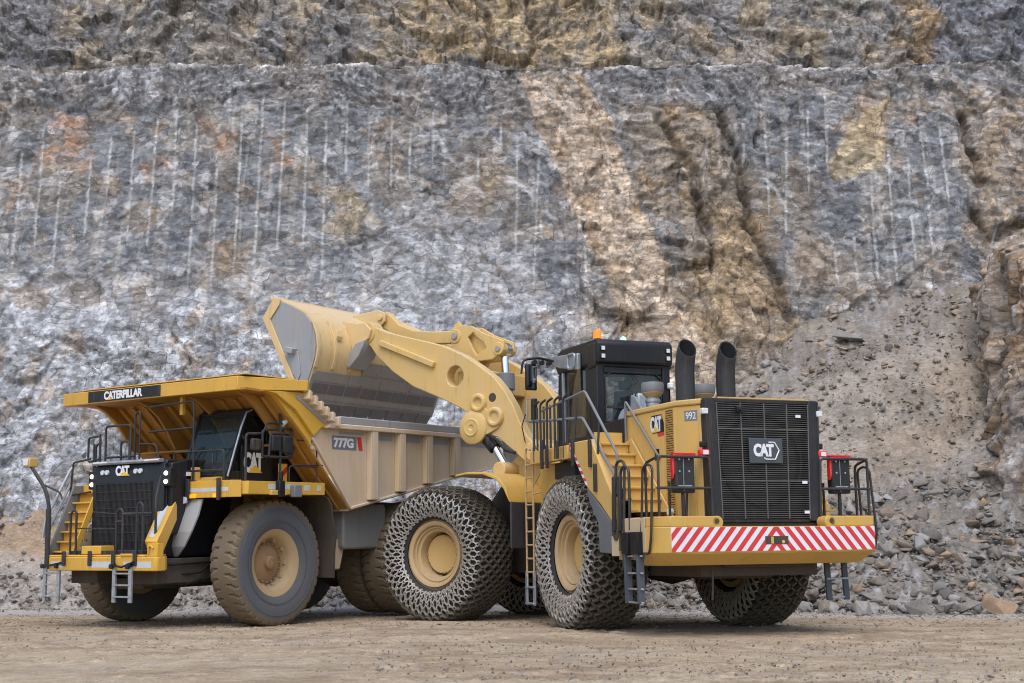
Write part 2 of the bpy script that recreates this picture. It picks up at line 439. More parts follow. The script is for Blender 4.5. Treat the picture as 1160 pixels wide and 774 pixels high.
# side shroud with lamp pods
m = MB(); m.prism([(1.5,2.0),(1.86,1.9),(1.88,3.38),(1.45,3.46)], 'y', 1.1, 1.24); m.build('side_shroud', M['black'], hood, bevel=.03)
for y, s in ((-1.14, -1), (1.16, 1)):
    m = MB(); m.box(1.80, 1.96, y-.12, y+.12, 2.90, 3.28)
    h = m.build('headlight', M['black'], truck, bevel=.02)
    m = MB()
    for z in (3.0, 3.17): m.cyl((1.955,y,z), (1.985,y,z), .047, .043, n=20)
    m.build('lit_lens', M['lamp'], h)
m = MB()
for y in (-.78, -.64, .26, .40):
    m.cyl((1.96,y,3.24), (2.0,y,3.24), .055, .05, n=16)
fp = m.build('work_lamp_lens', M['lens'], hood)
# emblem on the hood
m = MB(); m.cur = 0; text_into(m, 'CAT', (1.975,-.36,3.16), Y, Z, .42, .21, .012, .045, .86)
m.cur = 1; m.add([(1.989,-.235,3.157),(1.989,.075,3.157),(1.989,-.08,3.245),(1.975,-.235,3.157),(1.975,.075,3.157),(1.975,-.08,3.245)], [(0,1,2),(3,5,4),(0,3,4,1),(1,4,5,2),(2,5,3,0)])
m.build('emblem', [M['white'], M['orange_dec']], hood, smooth=0)

# ---- stairs on the right front corner
st = MB()
n = 7
for k in range(n):
    z = 1.62+k*.205; x = 2.45-k*.095
    st.box(x-.2, x, -1.75, -1.13, z-.035, z)
    st.box(x-.2, x-.185, -1.75, -1.13, z, z+.17)
st.prism([(2.5,1.5),(2.36,1.5),(1.72,3.0),(1.86,3.0)], 'y', -1.11, -1.075)
st.build('stairs', M['yellow'], truck, bevel=.006)
st = MB(); st.prism([(2.56,1.5),(2.2,1.5),(1.6,3.0),(1.92,3.0)], 'y', -1.82, -1.77); st.build('stair_stringer', M['grey'], truck, bevel=.01)

# ---- decks
m = MB()
m.prism([(1.28,1.10),(1.28,2.55),(1.18,2.72),(-1.1,2.72),(-1.22,2.6),(-1.22,1.10)], 'z', 2.72, 2.98)
m.loft([(1.28,.62,3.0),(1.45,.62,3.0),(1.45,.62,2.44),(1.28,.62,2.44)], [(1.28,1.12,3.0),(1.45,1.12,3.0),(1.45,1.12,2.50),(1.28,1.12,2.50)])
m.prism([(1.28,1.121),(1.45,1.121),(1.45,2.5),(1.28,2.62)], 'z', 2.66, 3.0)
m.prism([(1.34,2.99),(1.05,3.1),(.95,3.1),(.95,2.98),(1.34,2.98)], 'y', .62, 1.75)
ldeck = m.build('deck', M['yellow'], truck, bevel=.02)
m = MB(); m.box(1.45, 1.453, .64, 2.42, 2.78, 2.86); m.box(-.05, .62, 2.72, 2.723, 2.82, 2.93); m.box(-.62, -.45, 2.72, 2.723, 2.80, 2.92); m.box(-.98,-.85,2.72,2.723,2.80,2.92)
m.build('reflective_strip', M['reflect'], ldeck, smooth=0)
m = MB(); m.box(.15,.6,2.724,2.80,2.70,2.80); m.build('step_plate', M['yellow_dusty'], ldeck, bevel=.01)
m = MB(); m.box(-.25,-.02,2.724,2.86,2.66,2.92); m.build('junction_box', M['grey'], ldeck, bevel=.02)
m = MB(); m.box(.25,.42,2.724,2.85,2.66,3.0); m.cyl((.34,2.8,3.0),(.34,2.8,3.2),.05); m.build('lamp_bracket', M['black'], ldeck, bevel=.02)
for y in (1.42, 2.10):
    m = MB(); m.box(1.453, 1.49, y-.09, y+.09, 2.655, 2.735); m.build('marker_light', M['amber'], ldeck, bevel=.01)
m = MB(); m.prism([(1.28,-1.10),(1.28,-2.55),(1.18,-2.72),(-1.1,-2.72),(-1.22,-2.6),(-1.22,-1.10)], 'z', 2.72, 2.98); m.build('deck', M['yellow'], truck, bevel=.02)
# slanted fender beam from the deck to the bumper
m = MB()
A = [(1.452,.66,2.92),(1.452,1.10,2.92),(1.452,1.10,2.48),(1.452,.66,2.48)]; B = [(2.56,1.24,1.80),(2.56,1.60,1.80),(2.42,1.60,1.502),(2.42,1.24,1.502)]
m.loft(A, B); beam = m.build('fender_beam', M['yellow'], truck, bevel=.02)
m = MB()
def bp(t, s):   # point on the sloping front face of the beam, 4 mm proud
    a = Vector(A[0]).lerp(Vector(A[1]), s); b = Vector(B[0]).lerp(Vector(B[1]), s); return a.lerp(b, t)
nrm = (bp(1,0)-bp(0,0)).cross(bp(0,1)-bp(0,0)).normalized()*.004
if nrm.x < 0: nrm = -nrm
pts = [bp(.12,.22)+nrm, bp(.93,.22)+nrm, bp(.93,.66)+nrm, bp(.12,.66)+nrm]
m.add(pts, [(0,1,2,3)])
m.build('reflective_strip', M['reflect'], beam, smooth=0)
m = MB()   # curved rubber splash guard in front of the left tyre
prof = [(1.40,2.64),(1.55,2.3),(1.68,1.98),(1.72,1.68),(1.66,1.48)]
outer = [(x-.04, z) for x, z in prof][::-1]
for k in range(4):
    a = prof[k]; b = prof[k+1]; o_ = [(a[0]-.04,a[1]),(b[0]-.04,b[1])]
    ya = (1.62,1.66,1.62,1.46,1.2)[k]; yb = (1.62,1.66,1.62,1.46,1.2)[k+1]
    m.loft([(a[0],1.05,a[1]),(b[0],1.05,b[1]),(b[0]-.04,1.05,b[1]),(a[0]-.04,1.05,a[1])], [(a[0],ya,a[1]),(b[0],yb,b[1]),(b[0]-.04,yb,b[1]),(a[0]-.04,ya,a[1])])
m.build('splash_guard', M['steel_pale'], truck, smooth=50)
m = MB()   # rear fender skirt behind the left tyre
prof = [(-1.12,2.72),(-1.30,2.66),(-1.42,2.5),(-1.46,2.2),(-1.58,1.9),(-1.52,1.5),(-1.50,.95)]
m.prism(prof+[(x+.05,z) for x,z in prof[::-1]], 'y', 1.35, 2.66); m.build('fender_skirt', M['dark'], truck, smooth=50)
m = MB(); m.prism([(-1.8,1.8),(-2.4,1.76),(-2.2,1.1),(-1.8,1.1)], 'y', 1.35, 2.2); m.build('battery_box', M['body'], truck, bevel=.03)
for s, nm in ((1, 'fuel_tank'), (-1, 'hydraulic_tank')):
    m = MB(); m.prism([(-2.12,1.60),(-2.12,2.42),(-2.2,2.5),(-3.55,2.56),(-3.62,2.48),(-3.62,1.62),(-3.54,1.54),(-2.2,1.54)], 'y', s*1.2, s*2.36)
    m.build(nm, M['tank'], truck, bevel=.05, seg=3)

# ---- cab (left side of the deck)
cab = MB()
prof = [(.97,3.0),(.97,3.14),(.50,4.48),(.36,4.56),(-.70,4.58),(-.94,4.34),(-1.48,3.0)]
def wall(mb, prof, y0, y1, holes):     # solid cab panels: posts and sills between openings
    pass
L0, L1 = 1.83, 1.90; R0, R1 = .50, .57
cab.box(-1.46, .97, .52, 1.88, 2.985, 3.05)                                       # floor
cab.prism([(.50,4.46),(.36,4.56),(-.70,4.58),(-.90,4.44),(-.88,4.38),(.46,4.40)], 'y', .48, 1.92)   # roof
for y0, y1 in ((L0, L1), (R0, R1)):
    cab.prism([(.97,3.0),(.97,3.14),(.50,4.48),(.39,4.46),(.85,3.14),(.85,3.0)], 'y', y0, y1)       # A pillar
    cab.prism([(.85,3.0),(.85,3.22),(-1.30,3.22),(-1.48,3.0)], 'y', y0, y1)                           # sill
    cab.prism([(-.26,3.22),(-.18,3.22),(-.16,4.44),(-.24,4.44)], 'y', y0, y1)                        # B post
    cab.prism([(-1.30,3.22),(-1.06,3.22),(-.74,4.2),(-.80,4.44),(-.90,4.40)], 'y', y0, y1)            # C pillar
    cab.prism([(-.16,3.22),(-.18,3.62),(-1.18,3.55),(-1.30,3.22)], 'y', y0+.003, y1-.003)             # lower rear panel
cab.prism([(-1.36,3.0),(-.86,4.4),(-.90,4.42),(-1.44,3.0)], 'y', R1, L0)                              # rear wall
cab.prism([(.97,3.0),(.97,3.16),(.93,3.16),(.93,3.0)], 'y', R1, L0)
cabo = cab.build('cab', M['black'], truck, bevel=.012)
m = MB(); m.prism([(.945,3.16),(.475,4.45),(.46,4.45),(.93,3.16)], 'y', R1, L0); m.build('windshield', M['glass_clear'], cabo, smooth=0)
m = MB(); m.prism([(.84,3.225),(.41,4.42),(-.17,4.43),(-.185,3.225)], 'y', 1.855, 1.868); m.build('door_window', M['glass'], cabo, smooth=0)
m = MB(); m.prism([(-.25,3.62),(-.25,4.43),(-.80,4.38),(-1.06,3.58)], 'y', 1.855, 1.868); m.build('side_window', M['glass'], cabo, smooth=0)
m = MB(); m.prism([(.84,3.225),(.41,4.42),(-.80,4.38),(-1.06,3.22)], 'y', .53, .545); m.build('side_window', M['glass'], cabo, smooth=0)
m = MB(); m.box(-.65,-.1,.95,1.45,3.25,3.42); m.prism([(-.65,3.4),(-.5,3.4),(-.6,4.1),(-.75,4.1)],'y',.95,1.45); m.box(-.76,-.66,1.05,1.35,4.1,4.28); m.box(-.6,-.2,1.05,1.35,3.05,3.25)
m.build('seat', M['seat'], cabo, bevel=.04)
m = MB(); m.box(.55,.88,.62,1.78,3.16,3.42); m.tube([(.45+.12*math.sin(a)*.5, 1.2+.2*math.cos(a), 3.62+.2*math.sin(a)*.8) for a in [k*math.pi/8 for k in range(16)]], .018, closed=True); m.cyl((.6,1.2,3.4),(.45,1.2,3.62),.03)
m.build('dashboard', M['black_dusty'], cabo, bevel=.02)
m = MB(); m.tube([(.98,.75,3.2),(.80,1.0,3.75)], .012); m.tube([(.98,1.5,3.2),(.80,1.25,3.75)], .012); m.build('wiper', M['black'], cabo)
m = MB(); m.tube([(.985,1.915,3.1),(.62,1.925,4.15),(.47,1.925,4.46),(.30,1.92,4.52)], .022); m.build('door_seal_trim', M['galv'], cabo)
# cab-side sign, warning flag
m = MB(); m.box(-.32,.62,1.905,1.93,3.02,3.75); sp = m.build('door_panel', M['black'], cabo, bevel=.01)
m = MB(); m.cur = 0; text_into(m, 'CAT', (.54,1.931,3.20), (-1,0,0), Z, .56, .42, .008, .05, .86)
m.cur = 1; m.add([(.43,1.943,3.19),(.0,1.943,3.19),(.215,1.943,3.36)], [(0,1,2)])
m.build('emblem', [M['white'], M['orange_dec']], sp, smooth=0)
m = MB(); m.cur = 0; m.prism([(-.36,2.99),(-.62,2.99),(-.62,3.4),(-.36,3.4)], 'y', 2.05, 2.07); m.cur = 1
m.add([(-.37,2.072,3.02),(-.61,2.072,3.22),(-.61,2.072,3.36),(-.37,2.072,3.16)], [(0,1,2,3)])
m.build('warning_board', [M['orange_dec'], M['red']], truck, smooth=0)

# ---- handrails, mirrors, aerial
def rails(name, paths, r=.021, parent=truck, mat=None, rad=.08):
    m = MB()
    for p in paths: m.tube(p, r, 8, rad=rad)
    return m.build(name, mat or M['rail'], parent)
# left deck, in front of the cab
rails('handrail', [[(1.36,.72,3.0),(1.36,.72,3.62),(1.36,2.2,3.62),(1.36,2.2,3.0)], [(1.36,.72,3.22),(1.36,2.2,3.22)], [(1.36,1.3,2.78),(1.36,1.3,3.62)]])
rails('handrail', [[(-.1,2.62,3.0),(-.1,2.62,3.32),(-.95,2.62,3.32)], [(-.95,2.62,2.85),(-.95,2.62,3.85),(-.35,2.62,3.88)], [(-.22,2.62,3.34),(-1.15,2.62,3.36)]], .016)
for y, x, z0 in ((.72,1.48,2.5), (1.3,1.48,2.5), (2.2,1.48,2.5)):
    m = MB(); m.box(x, x+.05, y-.045, y+.045, z0+.1, z0+.55); m.build('rail_bracket', M['rail'], truck, bevel=.01)
# mirror rack on the left
rails('mirror_rack', [[(1.05,2.5,3.0),(1.05,2.5,3.95),(.55,2.5,3.98),(.45,2.5,4.2),(-.1,2.5,4.22)], [(.6,2.52,3.5),(.6,2.52,4.05),(-.28,2.52,4.12),(-.30,2.52,3.5),(.6,2.52,3.5)], [(.45,2.56,3.5),(.4,2.56,3.98),(-.15,2.56,4.0),(-.15,2.56,3.5),(.45,2.56,3.5)], [(.1,2.55,3.0),(.1,2.55,4.2)], [(-.3,2.5,3.5),(-.6,2.3,3.85)]], .026)
for (y, x0, x1, z0, z1) in ((2.56,.14,.40,3.62,3.95), (2.56,-.22,.06,3.58,3.95), (2.5,.66,.92,3.62,3.86)):
    m = MB(); m.box(x0, x1, y-.03, y+.06, z0, z1); mm = m.build('mirror', M['black_dusty'], truck, bevel=.03)
    m = MB(); m.box(x0+.03, x1-.03, y-.036, y-.03, z0+.03, z1-.03); m.build('mirror_glass', M['mirror'], mm, smooth=0)
m = MB(); m.tube([(.05,2.5,4.22),(.05,2.5,4.5),(.05,2.5,5.0)], [.03,.02,.014]); m.build('aerial', M['black'], truck)
m = MB(); m.cyl((.0,2.5,4.2),(-.12,2.5,4.27),.06,.05); m.build('camera_lamp', M['lens'], truck)
# hood top rails
rails('handrail', [[(1.7,-1.05,3.45),(1.7,-1.05,4.25),(1.7,-.25,4.25),(1.7,-.25,3.45)], [(1.7,-1.05,3.58),(1.7,-.1,3.58)], [(1.7,-.55,3.45),(1.7,-.55,3.9),(1.7,-.28,3.9),(1.7,-.28,3.45)]], .024)
rails('handrail', [[(1.5,-.2,3.45),(1.5,-.2,4.55),(1.5,-.35,4.5),(1.5,-.35,3.5)], [(1.2,-.25,4.66),(1.2,1.12,4.70),(1.2,1.12,3.5)], [(1.2,-.25,4.12),(1.2,1.12,4.14)], [(1.5,-.2,3.84),(1.5,.3,3.82),(1.5,.42,3.5)]], .022)
# right deck and stair rails
rails('handrail', [[(1.75,-1.16,3.0),(1.75,-1.16,4.05),(1.75,-1.55,4.03),(1.75,-1.55,3.5),(1.75,-1.2,3.55)], [(1.75,-1.16,3.9),(1.75,-1.3,3.85),(1.75,-1.32,3.0)], [(1.75,-1.36,3.0),(1.75,-1.36,3.9)], [(1.75,-1.17,2.9),(1.75,-1.17,4.1)]], .024)
rails('handrail', [[(2.0,-1.16,3.55),(1.9,-1.85,3.5),(2.0,-1.86,2.2),(2.0,-1.86,1.6)], [(1.95,-1.2,2.85),(1.95,-1.86,2.8)]], .022)
rails('stair_rail', [[(2.62,-1.85,1.9),(2.55,-1.86,2.3),(1.95,-1.87,3.35),(1.8,-1.87,3.5)], [(2.45,-1.87,1.7),(2.45,-1.87,2.1),(1.9,-1.88,3.1)]], .03, mat=M['galv'])
# bumper rails
rails('handrail', [[(2.6,-.98,1.5),(2.6,-.98,2.4),(2.6,-.86,2.46),(2.6,-.80,2.4),(2.6,-.80,1.5)], [(2.6,.45,1.52),(2.6,.45,2.4),(2.6,.56,2.46),(2.6,.64,2.4),(2.6,.64,1.52)], [(2.6,.45,2.2),(2.6,.64,2.2)]], .024)
rails('handrail', [[(2.6,1.06,1.52),(2.6,1.06,2.5),(2.6,1.15,2.58),(2.6,1.24,2.5),(2.6,1.24,1.52)], [(2.4,1.38,1.8),(2.4,1.38,2.65),(2.3,1.4,3.1)], [(2.6,.64,2.35),(2.6,1.5,2.35)]], .026)
rails('guard_bar', [[(2.62,-.8,2.08),(2.62,.45,2.06)], [(2.1,-.9,2.42),(2.5,.3,2.36)]], .012)
for y in (-1.02, -.2, .52, 1.16):
    m = MB(); m.box(2.701, 2.74, y-.05, y+.05, 1.32, 1.62); m.build('rail_bracket', M['rail'], truck, bevel=.01)
# right-hand front post with a lamp on a long arm
rails('lamp_post', [[(2.62,-1.66,1.25),(2.62,-1.66,2.5),(2.62,-1.80,2.9),(2.62,-2.32,3.42)], [(2.6,-1.74,1.3),(2.6,-1.74,2.5)]], .04, rad=.2)
rails('guard_bar', [[(2.62,-2.0,3.05),(2.5,-1.5,2.85),(2.5,-1.4,2.7)]], .02)
m = MB(); m.box(2.5, 2.72, -2.47, -2.25, 3.40, 3.60); lp = m.build('work_lamp', M['yellow_dusty'], truck, bevel=.02)
m = MB(); m.box(2.721, 2.75, -2.44, -2.28, 3.43, 3.57); m.build('lamp_lens', M['lens'], lp, bevel=.01)
m = MB(); m.box(1.15,1.3,1.15,1.3,3.02,3.3); m.build('extinguisher_box', M['yellow_dusty'], truck, bevel=.02)
m = MB(); m.cyl((1.5,1.25,2.62),(1.56,1.25,2.62),.07,n=14); m.box(1.42,1.5,1.05,1.3,3.12,3.2); m.build('side_lamp', M['lens'], truck)

# ---- dump body
bodyM = M['body']
m = MB()
SW = [(-.66,3.96),(-.9,4.24),(-7.7,4.22),(-7.95,3.6),(-7.46,3.53),(-6.04,3.27),(-1.91,2.46)]
m.prism(SW, 'y', 2.66, 2.72); m.prism(SW, 'y', -2.72, -2.66)
FL = [(-1.91,2.46),(-6.04,3.27),(-7.95,3.62),(-7.95,3.56),(-6.04,3.20),(-1.95,2.38)]
m.prism(FL, 'y', -2.66, 2.66)
dump = m.build('dump_body', bodyM, truck, bevel=.012)
m = MB()
for s in (1, -1):
    for x in (-2.62, -3.62, -4.66, -5.76):
        zb = 2.46+(x+1.91)/(-6.04+1.91)*.81+.03
        m.prism([(x-.13,zb),(x-.13,4.18),(x+.13,4.18),(x+.13,zb)], 'y', s*2.72, s*2.86)
        m.prism([(x-.10,zb-.0),(x-.10,4.18),(x+.10,4.18),(x+.10,zb)], 'y', s*2.86, s*2.885)
m.build('side_rib', bodyM, dump, bevel=.02)
m = MB()
for s in (1, -1): m.prism([(-1.0,4.16),(-1.1,4.27),(-7.9,4.27),(-7.9,4.16)], 'y', s*2.6, s*2.9)
m.build('top_rail', bodyM, dump, bevel=.02)
m = MB()
for s in (1, -1): m.prism([(-1.3,4.273),(-1.45,4.44),(-7.9,4.44),(-7.9,4.273)], 'y', s*2.62, s*2.87)
m.build('worn_rail_plate', M['steel_pale'], dump, bevel=.02)
m = MB()
for s in (1, -1):
    m.bar((-1.93,s*2.74,2.44), (-6.04,s*2.74,3.25), .07, .05); m.bar((-6.04,s*2.74,3.25), (-7.9,s*2.74,3.57), .07, .05); m.bar((-.68,s*2.735,3.93), (-1.93,s*2.735,2.44), .06, .05)
m.build('edge_flange', bodyM, dump, bevel=.008)
m = MB()  # pale primer border round the first panel
m.box(-1.55,-2.4,2.721,2.7225,4.06,4.12)
for x0, x1 in ((-2.8,-3.42),(-3.82,-4.46),(-4.86,-5.56),(-5.95,-7.3)): m.box(x0,x1,2.721,2.7225,3.98,4.13)
m.build('faded_stripe', M['steel_pale'], dump, smooth=0)
# number decal
m = MB(); m.cur = 0; m.box(-1.33,-2.14,2.7232,2.7245,3.72,4.02)
m.cur = 1; text_into(m, '777G', (-1.38,2.7256,3.76), (-1,0,0), Z, .66, .22, .002, .05, .95)
m.cur = 2; m.add([(-2.22,2.725,3.72),(-2.36,2.725,3.72),(-2.30,2.725,4.02),(-2.16,2.725,4.02)], [(0,1,2,3)])
m.build('number_decal', [M['grey'], M['white'], M['red']], dump, smooth=0)

can = MB()
# canopy plate: outline seen from above, thick front lip
pl = [(1.30,2.49),(-.28,2.97),(-.40,2.9),(-.40,-3.05),(-.28,-3.12),(1.22,-3.14),(1.30,-3.02)]
top = [(x, y, 5.12+.03*max(0,1-abs(y)/3)) for x, y in pl]; bot = [(x, y, 4.84 if x > .8 else 4.90) for x, y in pl]
can.loft(bot, top)
canopy = can.build('canopy', M['yellow'], dump, bevel=.012)
m = MB(); m.box(-.35,1.2,-2.6,2.6,5.16,5.18); m.build('canopy_top_plate', M['yellow_dusty'], dump, bevel=.006)
m = MB()
sl = [(1.24,4.835),(.48,4.80),(-.50,3.92),(-.66,3.72),(-1.95,2.40)]
m.prism(sl+[(x-.07,z-.0) if i > 1 else (x,z+.06) for i,(x,z) in list(enumerate(sl))[::-1]], 'y', -2.655, 2.655)
for y in (-2.0,-1.6,-1.2,-.45,0,.45,1.2,1.6,2.0,2.4):
    m.prism([(.46,4.79),(.53,4.74),(-.43,3.86),(-.60,3.66),(-1.85,2.42),(-1.93,2.42),(-.64,3.72),(-.50,3.92)], 'y', y-.04, y+.04)
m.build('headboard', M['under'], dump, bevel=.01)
m = MB()
W1 = [(1.10,4.833),(.80,4.72),(.48,4.50),(.2,4.16),(-.02,3.82),(-.5,3.80),(-.45,3.95),(.48,4.80)]
for y in (-2.25,-.80,.80,2.25): m.prism(W1, 'y', y-.035, y+.035)
m.box(-.52,-.05,-2.25,2.25,3.76,3.80)
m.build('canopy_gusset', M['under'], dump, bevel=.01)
m = MB()
for s in (1, -1):
    m.prism([(.84,4.835),(-.28,4.88),(-1.22,4.36),(-1.4,4.18),(-.9,4.16),(-.66,3.97),(-.1,4.5),(.5,4.8)], 'y', s*2.722, s*2.80)
    m.prism([(.84,4.835),(-.28,4.88),(-1.22,4.36),(-1.4,4.245),(-.92,4.245),(-.67,3.97),(-.66,3.74),(-.50,3.93),(.48,4.79)], 'y', s*2.60, s*2.721)
m.build('canopy_side_plate', M['yellow'], dump, bevel=.012)
m = MB()
for s in (1, -1):
    m.bar((-.28,s*2.86,4.93), (-1.28,s*2.86,4.36), .05, .06)
    for k in range(6):
        t = k/5*.92+.04; m.prism([(-.28-t,4.95-.57*t),(-.36-t,4.91-.57*t),(-.33-t,4.72-.57*t),(-.25-t,4.76-.57*t)], 'y', s*2.66, s*3.0)
m.build('spill_guard_rib', M['body'], dump, bevel=.008)
m = MB(); m.bar((-.1,2.812,4.80), (-1.02,2.812,4.28), .012, .09); m.build('pale_edge_strip', M['steel_pale'], dump)
m = MB(); m.bar((1.0,.55,4.835),(1.0,.55,4.45),.09,.09); m.build('canopy_strut', M['yellow'], dump, bevel=.01)
# name plate on the canopy lip
m = MB(); m.cur = 0; m.box(1.301,1.312,-2.16,.19,4.865,5.105)
m.cur = 1; text_into(m, 'CATERPILLAR', (1.3135,-1.62,4.895), Y, Z, 1.25, .185, .004, .045, .9)
m.cur = 2; m.add([(1.3185,-1.50,4.892),(1.3185,-1.36,4.892),(1.3185,-1.43,4.965)], [(0,1,2)])
m.build('name_plate', [M['black'], M['white'], M['orange_dec']], dump, smooth=0)

# ================================================================ WHEEL LOADER
LM = frame_matrix((3.0858, 26.249, 0), 1.946426, 0, -.013384)
loader = empty('wheel_loader', 'yellow articulated wheel loader with chained tyres, tipping its raised bucket over the truck', 'wheel loader', LM)
HX = 2.945
FM = Matrix.Translation((HX, 0, 0)) @ Matrix.Rotation(.573948, 4, 'Z')     # front frame, steered about the hitch

# ---- wheels with protection chains
RT = 1.385
LP = [(.74,-.43),(.86,-.50),(1.00,-.545),(1.14,-.55),(1.26,-.525),(1.33,-.47),(1.365,-.38),(1.38,-.2),(1.385,0)]
LP = LP + [(r,-y) for r, y in LP[-2::-1]]
def chain_net():
    m = MB()
    # profile the net follows: inner wall, tread, outer wall
    P = [(.83,-.505),(.93,-.558),(1.05,-.595),(1.17,-.59),(1.28,-.56),(1.355,-.49),(1.395,-.375),(1.405,-.25),(1.41,-.125),(1.412,0)]
    P = P + [(r,-y) for r, y in P[-2::-1]]
    n = 42; K = len(P)
    def node(i, j):
        a = 2*math.pi*(i+(.5 if j % 2 else 0))/n
        r, y = P[j]; return Vector((r*math.cos(a), y, r*math.sin(a)))
    def nrm(i, j):
        a = 2*math.pi*(i+(.5 if j % 2 else 0))/n
        (r0, y0), (r1, y1) = P[max(j-1,0)], P[min(j+1,K-1)]
        d = Vector((r1-r0, y1-y0)).normalized(); nn = Vector((d.y, -d.x))
        return Vector((nn.x*math.cos(a), nn.y, nn.x*math.sin(a)))
    rng = random.Random(3)
    for j in range(K):
        side = j < 5 or j > K-6
        m.cur = 0 if side else 1
        for i in range(n):
            p = node(i, j); q = nrm(i, j)
            t = Vector((-p.z, 0, p.x)).normalized(); b = q.cross(t)
            jit = Vector((rng.uniform(-.012,.012), rng.uniform(-.008,.008), rng.uniform(-.012,.012)))
            p = p+jit
            # ring link at the node, standing a little proud
            if side or True:
                rr = .036 if side else .036
                pts = [p + t*rr*math.cos(2*math.pi*k/7) + b*rr*math.sin(2*math.pi*k/7) for k in range(7)]
                m.tube(pts, .0165 if side else .019, 5, closed=True)
            # two wear links to the next row
            if j < K-1:
                for di in ((0, -1) if j % 2 == 0 else (0, 1)):
                    e = node(i+di, j+1); dv = (e-p)
                    a0 = p+dv*.12; a1 = p+dv*.88
                    if side: m.bar(a0+q*.006, a1+q*.006, .027, .044, q)
                    else: m.bar(a0+q*.012, a1+q*.012, .036, .082, q)
        if j in (0, K-1):
            ring = [node(i, j) for i in range(n)]; m.tube(ring, .018, 5, closed=True)
    return m.build('tyre_chain', [M['chain'], M['chain_tread']], None, smooth=0)
def chained_wheel():
    hub = MB(); hub.lathe([(.0,.14),(.36,.14),(.375,.15),(.395,.15),(.41,.13),(.42,.05),(.425,-.06),(.45,-.10)], 48)
    for k in range(24):
        a = 2*math.pi*k/24; hub.cyl((.385*math.cos(a),.14,.385*math.sin(a)), (.385*math.cos(a),.168,.385*math.sin(a)), .012, n=6)
    w = hub.build('wheel', M['rim_yellow'], loader)
    t = MB(); t.lathe(LP, 72); k = [i for i, f in enumerate(t.f) if len(f) <= 4]; t.f = [t.f[i] for i in k]; t.mi = [t.mi[i] for i in k]
    t.build('tyre', M['tyre_dark'], w, smooth=50)
    r = MB(); r.lathe([(.44,-.09),(.455,-.02),(.475,.20),(.49,.28),(.545,.30),(.555,.35),(.575,.355),(.585,.335),(.60,.345),(.61,.40),(.65,.425),(.69,.432),(.70,.415),(.695,.38),(.72,.36),(.74,.40),(.75,.38),(.70,-.42),(.5,-.42),(.44,-.12)], 64)
    for q in range(18):
        a = 2*math.pi*q/18; r.M = Matrix.Rotation(-a, 4, 'Y'); r.box(.452,.482,.06,.10,-.02,.02)
    r.build('rim', M['rim'], w, smooth=40)
    c = chain_net(); c.parent = w
    return w
YW = 1.715
w0 = chained_wheel(); place(w0, (0, YW, 1.417))
copy_part(w0, loader, (0, -YW, 1.417), (0, R(11), R(180)))
for s in (1, -1):
    p = FM @ Vector((HX, s*YW, 1.417))
    copy_part(w0, loader, p, (0, 0, .573948 + (0 if s > 0 else math.pi)))

# ---- rear frame
m = MB()
m.box(-3.3, 2.2, -.75, .75, 1.15, 2.0); m.prism([(2.2,1.2),(3.1,1.35),(3.1,2.0),(2.2,2.2)], 'y', -.45, .45)
m.cyl((0,-1.62,1.417), (0,1.62,1.417), .36); m.cyl((0,-1.5,1.417),(0,-.95,1.417),.66,.5); m.cyl((0,1.5,1.417),(0,.95,1.417),.66,.5); m.box(-3.2,-.9,-1.15,1.15,1.0,1.35); m.lathe([(0,-.6),(.5,-.5),(.62,0),(.5,.5),(0,.6)], 24, (0,0,1.417))  # axle and hub housings; the low wide box is added to darken below the bumper
m.box(-3.4, -1.0, -1.6, 1.6, 1.35, 1.9); m.box(-2.6,-1.7,-.6,.6,.95,1.2); m.cyl((2.945,0,.9),(2.945,0,2.5),.2)
m.build('rear_chassis', M['dark'], loader, bevel=.02)
m = MB()
m.prism([(1.5,1.0),(2.3,1.0),(2.3,3.2),(1.5,3.2)], 'y', 1.0, 1.75); m.build('side_tank', M['yellow_dusty'], loader, bevel=.03)
m = MB(); m.prism([(1.5,1.0),(2.3,1.0),(2.3,3.2),(1.5,3.2)], 'y', -1.75, -1.0); m.build('side_tank', M['yellow_dusty'], loader, bevel=.03)
m = MB(); m.box(1.0,2.7,-.95,.95,2.0,3.35); m.build('cab_pedestal', M['black_dusty'], loader, bevel=.02)

# ---- counterweight bumper
pl = [(-3.73,1.99),(-3.40,2.2),(-2.02,2.2),(-2.02,1.2),(-2.9,1.2),(-2.9,-1.2),(-2.02,-1.2),(-2.02,-2.2),(-3.40,-2.2),(-3.73,-1.99)]
m = MB(); m.prism(pl, 'z', 1.40, 1.83)
m.loft([(-3.725,1.98,1.40),(-3.40,2.19,1.40),(-2.5,2.19,1.40),(-2.5,-2.19,1.40),(-3.40,-2.19,1.40),(-3.725,-1.98,1.40)],
       [(-3.50,1.78,1.20),(-3.30,1.95,1.20),(-2.6,1.95,1.20),(-2.6,-1.95,1.20),(-3.30,-1.95,1.20),(-3.50,-1.78,1.20)])
for s in (1, -1):
    m.prism([(-3.72,s*1.985),(-3.40,s*2.19),(-2.03,s*2.19),(-2.03,s*1.42),(-2.8,s*1.42),(-3.05,s*1.10),(-3.72,s*1.10)], 'z', 1.83, 2.0)
    m.cyl((-3.72,s*1.10,1.9), (-3.45,s*1.10,1.9), .105)
bw = m.build('counterweight', M['yellow_clean'], loader, bevel=.015)
m = MB()
for s in (1,-1): m.cyl((-3.735,s*1.12,1.92), (-3.7,s*1.12,1.92), .04, n=14)
m.build('lifting_hole', M['dark'], bw)  # solid dark discs: the inner shade of the holes is only in their colour
m = MB(); m.box(-3.736,-3.731,-1.985,1.985,1.425,1.82); pn = m.build('warning_panel', M['white'], bw, smooth=0)
